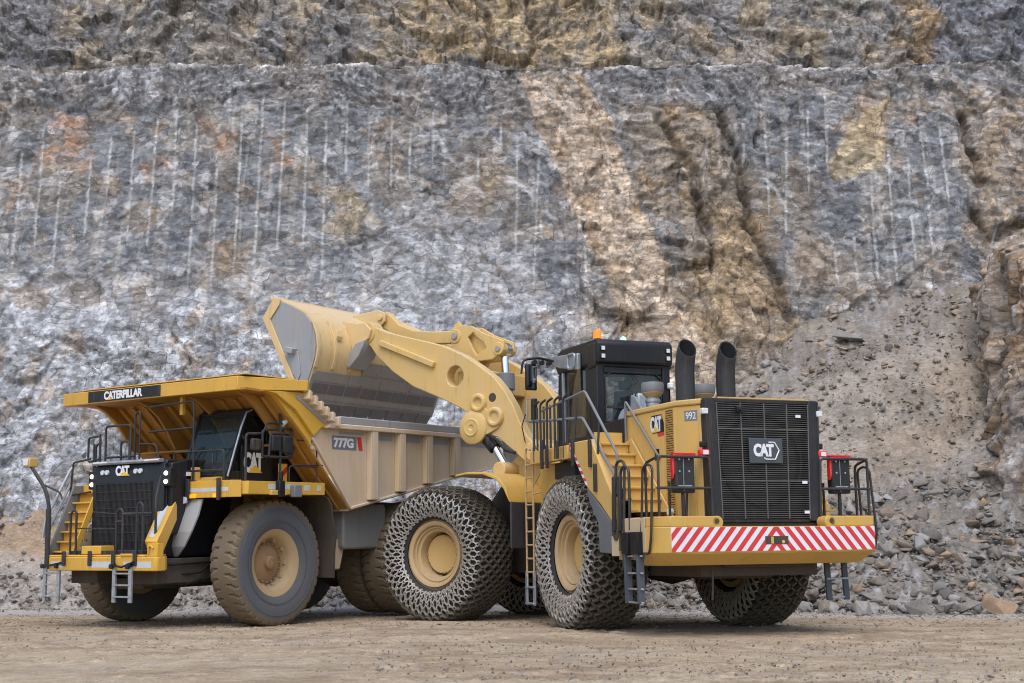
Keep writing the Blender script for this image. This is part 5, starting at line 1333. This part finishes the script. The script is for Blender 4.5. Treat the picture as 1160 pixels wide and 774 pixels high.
    BR = [(3.5,17.8),(7.0,17.2),(8.1,15.5),(8.7,12.4),(9.5,9.4),(9.4,7.0),(7.7,6.0),(6.2,7.5),(6.2,10.1),(5.3,13.0),(4.2,15.5)]
    bb = polymask(xw,zw,BR,.6)*lower; C = lerp3(C, bb*(1-tb)*(.35+.55*sn(n1,.38,.58)), (.37,.265,.155)); C = lerp3(C, bb*sn(n2,.52,.62)*.4, (.17,.135,.10))
    C = lerp3(C, polymask(X_+.5*wob,Zr+.5*wb2,[(11.9,16.5),(13.5,17.6),(13.0,14.8),(11.3,14.1),(11.1,14.8)],.10)*.9, (.46,.375,.245))
    C = lerp3(C, polymask(xw,zw,[(15.9,17.8),(22,17.6),(22,9),(17.5,10.4),(16.0,11.7),(15.5,14.8)],.7)*lower*(.45+.45*sn(n2,.38,.6)), (.33,.25,.175))
    for poly in ([(-16.4,17.2),(-15.2,17.1),(-15.1,15.2),(-16.1,15.6)],[(-10.8,16.4),(-9.7,16.6),(-9.9,15.4)],[(-8.9,15.6),(-8.1,15.4),(-8.2,14.4),(-8.7,14.7)],[(-13.2,14.6),(-12.6,14.8),(-12.7,13.6)],[(-18,14.6),(-17.2,14.5),(-17.5,13.4)]):
        C = lerp3(C, polymask(xw*1.,zw,poly,.35)*.75*(.5+.5*sn(n2,.4,.6)), (.37,.21,.12))
    C = lerp3(C, polymask(xw,zw,[(-6.5,14.2),(-5.5,13.9),(-4.5,12.9),(-5.4,12.5),(-6.2,13.2)],.4)*.8, (.41,.33,.22))
    for (x,z,r) in ((-1.2,14.0,.9),(7.6,9.0,.9),(3.5,8.6,1.2),(10.5,11.0,.8),(-9.5,11.0,.7),(12.7,16.9,.9)):
        C = lerp3(C, np.exp(-(((xw-x)/r)**2+((zw-z)/(r*1.3))**2))*.55, (.34,.235,.13))
    C = lerp3(C, scree*lower*(1-.85*tb)*.75, (.18,.18,.188)); C = lerp3(C, scree*lower*(1-tb)*sn(n1,.5,.62)*.6, (.235,.205,.18)); C = lerp3(C, scree*sm(c4,.8,.9)*.6, (.33,.33,.335))
    C = lerp3(C, scree*polymask(X_,Zr,[(-15.5,18.9),(-12.5,18.9),(-13,16.9),(-14.6,17)],.5)*sn(fbm(X_*1.7,Zr*.4,151,4),.45,.6)*.8, (.44,.44,.46))
    # dusty crest
    crest = np.exp(-((Zr-ZB+.03)/.11)**2)*lower; C = lerp3(C, crest*(.35+.65*sn(fbm(X_*.5,X_*0,152,4),.45,.6)), (.50,.48,.46))
    C = lerp3(C, be*.9, (.40,.37,.34))
    # upper face
    C = np.where(up[...,None], np.array((.28,.25,.215)), C)
    C = lerp3(C, up*sn(n1,.42,.6)*.6, (.30,.235,.15)); C = lerp3(C, up*sn(fbm(X_*.8,Zr*.8,161,5),.5,.62)*.7, (.175,.178,.19))
    C = lerp3(C, up*polymask(xw,zw,[(-5.9,30),(4.4,30),(4.3,21),(.5,21),(-.9,21.5),(-3.6,20.8)],.6)*(.4+.5*sn(n2,.35,.6)), (.38,.285,.165))
    C = lerp3(C, up*polymask(xw,zw,[(17.6,30),(30,30),(30,20),(17.1,20)],.4)*.9, (.17,.178,.205)); C = lerp3(C, up*polymask(xw,zw,[(15.9,30),(18.1,30),(17.3,20),(16.2,20)],.35)*.7, (.33,.22,.11))
    C = lerp3(C, up*polymask(xw,zw,[(-30,30),(-19.4,30),(-18.9,20),(-30,20)],.7)*.7, (.2,.205,.225))
    C = lerp3(C, up*sn(fbm(X_*2.1,Zr*2.1,171,5),.58,.7)*.6, (.095,.088,.082))
    C = lerp3(C, cr*.75, (.085,.062,.042))
    edge = np.exp(-(np.minimum(e2*.7,e3*.42)/.028)**2)*(.25+.75*rough); C = lerp3(C, edge*.55, (.075,.07,.068))
    C = C*(1+.42*(c4-.5)+.34*(c3-.5)+.22*(c2-.5))[...,None]
    C = lerp3(C, sm(dr,.2,.6)*.76, (.40,.40,.395))
    for pts in ([(8.5,15.1),(8.9,14.4),(9.4,13.4)],[(-2.9,16.6),(-2.2,15.3),(-1.0,13.8)],[(-2.2,12.4),(-1.5,11.4)],[(-.1,14.6),(.9,13.7)]):
        d = linedist(X_+.3*wob,Zr+.3*wb2,pts); C = lerp3(C, np.exp(-(d/.07)**2)*.7, (.46,.45,.44))
    return grid_object('rock_face', P, np.clip(C,.02,.8), ROCK)
wall_o = build_wall(); wall_o['label'] = 'tall blasted grey rock face with drill-hole streaks and ochre bands'

# ---- talus: fan of broken rock against the face
XT = [-60,-14,-9,-6.5,-4.5,-2,0.5,3,6,9,16,60]; TOE = [37,38.2,38.2,38.0,39,39.2,37.5,35,33.2,31.6,31.2,31]
XH = [-60,-10,-6,-1,3,5,6.8,9,11,14,18,60]; HW = [2.4,2.5,1.7,1.7,3.0,4.8,6.4,7.9,9.0,10.1,11,12]
def talus_h(x, y):
    x2 = x+.8*(fbm(x*.4,y*.3,201,3)-.5)
    toe = np.interp(x2,XT,TOE)+1.2*(fbm(x*.5,x*0+3,203,4)-.5); hw = np.interp(x2,XH,HW)
    wl = WY+BAT*hw
    t = np.clip((y-toe)/(wl-toe),0,1.3)
    return hw*t**1.15, t
xs = np.concatenate([np.arange(-48,-17,.4), np.arange(-17,17.5,.09), np.arange(17.5,44,.4)]); ys = np.concatenate([np.arange(29.5,42.,.09), np.arange(42.,45.6,.2)])
X_, Y_g = np.meshgrid(xs, ys)
h, t = talus_h(X_, Y_g)
f1,e1,c1 = facets(X_*2.4,Y_g*2.4,211,.8); f2,e2,c2 = facets(X_*5.2,Y_g*5.2,221,.8); f3,e3,c3 = facets(X_*1.1,Y_g*1.1,231,.7)
act = sm(t,.0,.06)
mid = sm(t,.38,.55)                                          # fine soil higher up, blocks at the toe
tu = sm(t,.80,.92)
blk = np.maximum((1-mid), tu*.8); clod = sm(fbm(X_*.8,Y_g*.8,241,4),.5,.62)
Zt = h+act*((.16*f1+.10*f2+.16*f3)*(.34+.66*np.maximum(blk,clod*.75))+.45*(fbm(X_*.35,Y_g*.25,243,4)-.5)+.10*(fbm(X_*2.2,Y_g*.8,244,4)-.5))-.10*(1-act)-.05
C = np.zeros(X_.shape+(3,))+np.array((.325,.265,.205))
C = lerp3(C, sm(fbm(X_*.5,Y_g*.5,251,4),.42,.6)*.8, (.30,.265,.225)); C = lerp3(C, blk*.85, (.19,.175,.158)); C = lerp3(C, blk*sm(c1,.75,.85)*.6, (.31,.255,.20)); C = lerp3(C, blk*sm(c2,.8,.9)*.6, (.36,.36,.37)); C = lerp3(C, np.exp(-(np.minimum(e1,e2*.6)/.05)**2)*.5*np.maximum(blk,clod*.5), (.07,.063,.058))
lf_ = sm(-X_,8,10); C = lerp3(C, lf_*sm(t,.55,.7)*.8, (.33,.235,.15)); C = lerp3(C, lf_*(1-sm(t,.5,.7))*.7, (.36,.315,.275))
C = lerp3(C, (1-sm(t,.0,.10))*.7, (.36,.34,.32))
mg = sm(fbm(X_*.9+2,Y_g*.9,261,4),.56,.68)*mid; C = lerp3(C, mg*.5, (.15,.125,.10))
TAL = rock_mat('talus_rubble', 2.2, .25, .4, .4, .4)
tal = grid_object('talus_slope', np.stack([X_,Y_g,Zt],-1), C, TAL)

# ---- buttress of brown rock standing forward on the right
def build_spur():
    path = [(13.9,43.5),(12.75,40.0),(12.45,37.0),(12.75,34.6),(13.3,32.4),(14.6,29.5),(17.5,27.5),(22,26.5),(30,26)]
    seg = np.cumsum([0]+[math.dist(path[i],path[i+1]) for i in range(len(path)-1)])
    ss = np.concatenate([np.arange(0,13.5,.07), np.arange(13.5,seg[-1],.3)]); q = np.concatenate([np.arange(-.6,11.5,.075), np.arange(11.5,17,.3)])
    S, Q = np.meshgrid(ss, q)
    px = np.interp(S,seg,[p[0] for p in path]); py = np.interp(S,seg,[p[1] for p in path])
    for _ in range(1):
        k = np.ones(21)/21
        bx = np.interp(ss,seg,[p[0] for p in path]); by = np.interp(ss,seg,[p[1] for p in path])
    dx = np.gradient(px,axis=1); dy = np.gradient(py,axis=1); L = np.hypot(dx,dy); nx = dy/L; ny = -dx/L      # outward: to the left and towards the viewer
    k = 25; ker = np.ones(k)/k
    def smo(a): return np.array([np.convolve(np.pad(r,(k//2,k//2),'edge'),ker,'valid') for r in a])
    nx = smo(nx); ny = smo(ny); px = smo(px); py = smo(py)
    sg = -1.0 if np.mean(nx) > 0 else 1.0; nx *= sg; ny *= sg
    ztop = np.interp(ss,[0,4,7,9.5,12,20,40],[10.9,10.4,9.4,8.9,8.9,9.5,10])[None,:]
    over = np.clip(Q-ztop,0,None); z = np.minimum(Q,ztop)+.45*over; back = .22*z+.85*over
    wx = S+.9*(fbm(S*.5,Q*.5,301)-.5)*2; wz = Q+.9*(fbm(S*.5,Q*.5,302)-.5)*2
    f1,e1,c1 = facets(wx*.55,wz*.42,311,.8); f2,e2,c2 = facets(wx*1.3,wz*1.0,321,.8); f3,e3,c3 = facets(wx*3.4,wz*2.7,331,.8); f4,e4,c4 = facets(wx*7,wz*6,341,.8)
    D = 1.3*(fbm(S*.25,Q*.2,345,4)-.5)+.42*f1+.28*f2+.12*f3+.05*f4
    bank = sm(fbm(S*.4,Q*.4,347,4),.45,.6)
    P = np.stack([px+nx*(D-back), py+ny*(D-back), z+.1*D], -1)
    n2 = fbm(wx*2,wz*1.6,351,5); n1 = fbm(S*.6,Q*.6,353,5)
    C = np.zeros(S.shape+(3,))+np.array((.38,.29,.215)); C = lerp3(C, sm(n1,.42,.58)*.7, (.30,.26,.225)); C = lerp3(C, sm(c2,.7,.8)*.55, (.42,.33,.255)); C = lerp3(C, sm(n2,.52,.64)*.7, (.33,.205,.105)); C = lerp3(C, sm(c3,.8,.9)*.5, (.44,.41,.38))
    C = lerp3(C, sm(fbm(S*1.1,Q*.5,361,5),.55,.66)*.6*(1-sm(Q,4,6)), (.44,.42,.41)); C = lerp3(C, np.exp(-(np.minimum(e2*.8,e3*.4)/.04)**2)*.45, (.10,.08,.065))
    return grid_object('rock_spur', P, C, ROCK)
spur = build_spur()

# ---- quarry floor
xs = np.concatenate([np.linspace(-300,-30,40), np.arange(-30,-12,.4), np.arange(-12,12.5,.06), np.arange(12.5,30,.4), np.linspace(30,300,40)])
ys = np.concatenate([np.linspace(-200,8,30), np.arange(8,13,.2), np.arange(13,24,.06), np.arange(24,40,.12), np.linspace(41,140,20)])
X_, Y_g = np.meshgrid(xs, ys)
base = np.interp(X_,[-40,-9,-5,-1.5,1,40],[-.12,-.117,-.1,-.015,0,.0]) - .0
near = sm(Y_g,24,12)
base = base - .05*sm(25.-Y_g,0,8)*0
roll = .10*(fbm(X_*.16,Y_g*.16,401,4)-.5)*sm(np.abs(Y_g-31),5,9)
f1,e1,c1 = facets(X_*7,Y_g*7,411,.6)
crumb = sm(fbm(X_*.8,Y_g*1.5,413,5),.46,.62)
Zg = base+roll+.018*(fbm(X_*2.2,Y_g*2.2,421,4)-.5)+.05*crumb*(fbm(X_*8,Y_g*8,423,3)-.45)+.03*crumb*f1
rut = np.zeros_like(X_)
for yc, am, dp in ((19.5,.5,.03),(21.6,.4,.025),(24.6,.4,.03),(17.4,.7,.02)):
    yy = Y_g-yc-am*np.sin(X_*.18+yc)-.11*X_*0; k = np.exp(-(yy/.38)**2); rut = np.maximum(rut,k); Zg -= dp*k*(.6+.4*np.sin(X_*9)*0)
C = np.zeros(X_.shape+(3,))+np.array((.37,.285,.19))
C = lerp3(C, sm(fbm(X_*.35,Y_g*.6,431,5),.40,.64)*.45, (.275,.205,.135)); C = lerp3(C, sm(fbm(X_*.5+9,Y_g*.7,433,6),.48,.66)*.45, (.42,.345,.25)); C = lerp3(C, sm(fbm(X_*1.3,Y_g*2.2,437,6),.54,.62)*.55, (.22,.16,.105))
C = lerp3(C, sm(fbm(X_*1.1,Y_g*1.3,439,6),.54,.66)*.35, (.44,.37,.28))
C = lerp3(C, sm(-X_,-1,8)*sm(24-Y_g,0,6)*.35, (.46,.38,.28))
C = lerp3(C, rut*.16, (.24,.18,.12))
gv = np.clip(sm(Y_g,np.interp(X_,[-14,-6,0,4,9,16],[33.5,32.5,31.5,30,28.9,28.7]),np.interp(X_,[-14,-6,0,4,9,16],[35,34.5,33,31.4,30.2,30])),0,1); C = lerp3(C, gv*.8, (.37,.355,.34))
def ground_mat():
    t = NT('quarry_floor'); a = t.n('ShaderNodeAttribute', attribute_name='tone')
    n1 = t.noise(3.5,7,.65); n2 = t.noise(22,7,.72); n3 = t.noise(90,3,.6)
    v = t.math('ADD', t.math('MULTIPLY', n1, .3), t.math('ADD', t.math('MULTIPLY', n2, .4), t.math('MULTIPLY', n3, .3)))
    c = t.n('ShaderNodeVectorMath', operation='SCALE'); t.l(a.outputs['Color'], c.inputs[0]); t.l(t.ramp(v, .36, .64, .45, 1.55), c.inputs['Scale'])
    k = t.mix(t.math('MULTIPLY', t.ramp(t.noise(34,5,.7), .62, .70), .5), c.outputs[0], (.12,.085,.055))
    k = t.mix(t.math('MULTIPLY', t.ramp(t.noise(41,5,.7), .64, .72), .45), k, (.5,.46,.40))
    return t.set(k, .92, None, t.bump(v, .55, .05), .2)
grid_object('ground', np.stack([X_,Y_g,Zg],-1), C, ground_mat())
def ground_z(x, y): return float(np.interp(x,[-40,-9,-5,-1.5,1,40],[-.12,-.117,-.1,-.015,0,.0]))

# ---- loose stone
def rock_variant(seed, n=15, squash=.75):
    r = random.Random(seed); bm = bmesh.new()
    for k in range(n):
        v = Vector((r.gauss(0,1),r.gauss(0,1),r.gauss(0,1))).normalized()*r.uniform(.8,1.0); bm.verts.new((v.x*r.uniform(.85,1.1), v.y*.85, v.z*squash))
    res = bmesh.ops.convex_hull(bm, input=bm.verts)
    bmesh.ops.delete(bm, geom=[g for g in res['geom_interior'] if isinstance(g, bmesh.types.BMVert)], context='VERTS')
    bmesh.ops.bevel(bm, geom=list(bm.edges), offset=.025, segments=1, affect='EDGES', clamp_overlap=True)
    bmesh.ops.triangulate(bm, faces=bm.faces)
    bm.verts.index_update()
    V = np.array([v.co[:] for v in bm.verts]); F = np.array([[v.index for v in f.verts] for f in bm.faces]); bm.free()
    return V, F
VAR = [rock_variant(500+i, 9+i % 4, .5+.05*(i % 7)) for i in range(22)]
SMALL = [rock_variant(700+i, 8, .7) for i in range(8)]
for i, (V, F) in enumerate(SMALL): pass
rng = np.random.default_rng(5)
def stone_material(name):
    t = NT(name); a = t.n('ShaderNodeAttribute', attribute_name='tone')
    v = t.math('ADD', t.math('MULTIPLY', t.noise(6,7,.7), .6), t.math('MULTIPLY', t.noise(30,4,.7), .4))
    c = t.n('ShaderNodeVectorMath', operation='SCALE'); t.l(a.outputs['Color'], c.inputs[0]); t.l(t.ramp(v, .3, .7, .62, 1.38), c.inputs['Scale'])
    return t.set(c.outputs[0], .88, None, t.bump(v, .4, .04), .25)
STONE = stone_material('loose_stone')
PAL = np.array([(.20,.185,.168),(.25,.235,.215),(.145,.135,.125),(.235,.185,.14),(.30,.285,.275),(.21,.178,.148),(.33,.235,.155),(.175,.157,.138),(.27,.222,.175)])
def rot3(a, b, c):
    return (Matrix.Rotation(a,3,'X') @ Matrix.Rotation(b,3,'Y') @ Matrix.Rotation(c,3,'Z'))
def merge_stones(name, items, variants):
    Vs, Fs, Cs = [], [], []; o = 0
    for (x,y,z,s,ci) in items:
        V, F = variants[rng.integers(len(variants))]
        Rm = np.array(rot3(*rng.uniform(-.45,.45,2), rng.uniform(0,6.28)))
        sc = s*rng.uniform(.8,1.25,3)
        Vs.append((V*sc)@Rm.T+np.array((x,y,z))); Fs.append(F+o); o += len(V)
        Cs.append(np.repeat((PAL[ci]*rng.uniform(.8,1.2))[None], len(V), 0))
    V = np.concatenate(Vs); F = np.concatenate(Fs); Cc = np.concatenate(Cs)
    me = bpy.data.meshes.new(name); me.vertices.add(len(V)); me.vertices.foreach_set('co', V.reshape(-1).astype(np.float32))
    me.loops.add(F.size); me.loops.foreach_set('vertex_index', F.reshape(-1).astype(np.int32)); me.polygons.add(len(F)); me.polygons.foreach_set('loop_start', np.arange(0,F.size,3,dtype=np.int32))
    me.update(calc_edges=True); a = me.attributes.new('tone','FLOAT_COLOR','POINT'); a.data.foreach_set('color', np.concatenate([Cc,np.ones((len(Cc),1))],1).reshape(-1).astype(np.float32))
    me.materials.append(STONE); ob = bpy.data.objects.new(name, me); col.objects.link(ob); ob['kind'] = 'stuff'; return ob
items = []
def talus_z(x, y):
    hh, tt = talus_h(np.array([x]), np.array([y])); return float(hh[0]), float(tt[0])
xa = rng.uniform(-16,16.5,46000); ya = rng.uniform(30.4,44.2,46000); hh, tt = talus_h(xa, ya); pr = rng.uniform(0,1,46000); ra = rng.uniform(0,1,46000)
for x,y,hz,tq,p,q_ in zip(xa,ya,hh,tt,pr,ra):
    if tq <= 0.0 or tq > 1.05: continue
    right = x > 2
    if tq < .42: keep, s = .95, .035+.10*q_**2.4+(.20*q_**14 if right else .04*q_**8)
    elif tq < .6: keep, s = .38, .03+.09*q_**3
    elif tq < .85: keep, s = .30, .03+.12*q_**4
    else: keep, s = .5, .04+.20*q_**5
    if x < -6: keep *= .3 if tq > .12 else .7
    if p > keep: continue
    soil = tq > .5 and rng.uniform() < .8
    items.append((x,y,hz-.02+(s*.05 if soil else s*.15),s,8 if soil else int(rng.choice(8,p=[.26,.16,.14,.1,.1,.12,.04,.08]))))
merge_stones('rubble_stones', items, VAR)
items = []
for k in range(14000):
    y = 12.5+rng.uniform(0,1)**1.5*22; x = rng.uniform(-.42,.42)*y; s = .006+.020*rng.uniform()**4+ (.0 if y < 26 else .012)
    items.append((x,y,ground_z(x,y)+s*.1+.0,s*(1+.02*y),int(rng.choice(8,p=[.06,.14,.02,.4,.06,.2,.1,.02]))))
for k in range(2600):     # pale chips along the foot of the slope
    x = rng.uniform(-15,16); toe = np.interp(x,XT,TOE); y = toe-abs(rng.normal(0,.9)); s = .02+.06*rng.uniform()**3
    items.append((x,y,ground_z(x,y)+s*.2,s,int(rng.choice(8,p=[.2,.25,.1,.1,.25,.05,.03,.02]))))
merge_stones('gravel', items, SMALL)
# named boulders one can tell apart at the foot of the fan
BO = [((9.35,31.35),.42,0,'grey angular boulder at foot of rubble, first left of the broad flat grey one'),((10.45,31.3),.46,0,'broad flat grey boulder directly left of the orange-brown block at slope foot'),((11.3,31.5),.44,6,'orange-brown boulder at foot of the rubble fan, near right edge of photo'),((8.0,31.2),.36,1,'grey boulder on the ground just beside the hanging rear right ladder'),((6.15,31.9),.42,3,'brown boulder half hidden behind the loader rear right tyre'),((10.9,42.7),.55,1,'dark flat slab perched near the top edge of the rubble slope')]
BM = []
for i, ((x, y), s, ci, lab) in enumerate(BO):
    V, F = VAR[(i*5+2) % len(VAR)]
    me = bpy.data.meshes.new('boulder'); me.from_pydata([tuple(v) for v in (V*np.array((s*1.15,s,s*1.0)))], [], [tuple(f) for f in F])
    a = me.attributes.new('tone','FLOAT_COLOR','POINT'); cc = PAL[ci]*1.05; a.data.foreach_set('color', np.tile(np.append(cc,1),(len(V),1)).reshape(-1).astype(np.float32))
    me.materials.append(STONE); ob = bpy.data.objects.new('boulder', me); col.objects.link(ob)
    hz, tt_ = talus_z(x, y); ob.location = (x, y, max(hz, ground_z(x,y))+s*.38); ob.rotation_euler = (.2*math.sin(i*3), .2*math.cos(i*5), i*1.3)
    tag(ob, lab, 'boulder', 'boulders at the foot of the slope')

# ---------------------------------------------------------------- repeated pieces of one part become parts of their own
def split_pieces(o, margin=.012):
    me = o.data; n = len(me.vertices)
    par = list(range(n))
    def find(a):
        while par[a] != a: par[a] = par[par[a]]; a = par[a]
        return a
    for e in me.edges:
        a, b = find(e.vertices[0]), find(e.vertices[1])
        if a != b: par[a] = b
    root = np.array([find(i) for i in range(n)])
    co = np.empty(n*3, np.float32); me.vertices.foreach_get('co', co); co = co.reshape(-1,3)
    ids = np.unique(root); box = [(co[root == i].min(0)-margin, co[root == i].max(0)+margin) for i in ids]
    k = len(ids); g = list(range(k))
    def gf(a):
        while g[a] != a: a = g[a]
        return a
    for i in range(k):
        for j in range(i):
            if (box[i][0] <= box[j][1]).all() and (box[j][0] <= box[i][1]).all():
                a, b = gf(i), gf(j)
                if a != b: g[a] = b
    grp = {int(ids[i]): gf(i) for i in range(k)}
    lab = np.array([grp[int(r)] for r in root]); parts = sorted(set(lab.tolist()))
    if len(parts) < 2: return
    base = o.name.split('.')[0]; src = me.copy()
    for q, L in enumerate(parts):
        nm = src.copy(); bm = bmesh.new(); bm.from_mesh(nm); bm.verts.ensure_lookup_table()
        bmesh.ops.delete(bm, geom=[v for v in bm.verts if lab[v.index] != L], context='VERTS'); bm.to_mesh(nm); bm.free()
        if q == 0: o.data = nm; c = o
        else:
            c = o.copy(); c.data = nm; c.name = base; col.objects.link(c); c.parent = o.parent
        nm.name = base
    bpy.data.meshes.remove(src)
KEEP = {'wheel','tyre','rim','tyre_chain','engine','chassis','rear_chassis','front_chassis','red_stripes','guard_bars','vent_slats','grille','grille_bars','cooling_fan','emblem','number_decal','name_plate','stairs','cab','dump_body','headboard','bucket','seat','dashboard','exhaust_stack','air_intake','hazard_tape','tow_pin','warning_board','lift_arm','pin_casting','pin_cover','red_hood','lamp_box','counterweight','hood','guard_frame','rung','engine_hood','tilt_lever','cable','deck','loader_tower'}
for o in list(col.objects):
    if o.type == 'MESH' and o.parent and o.name.split('.')[0] not in KEEP: split_pieces(o)
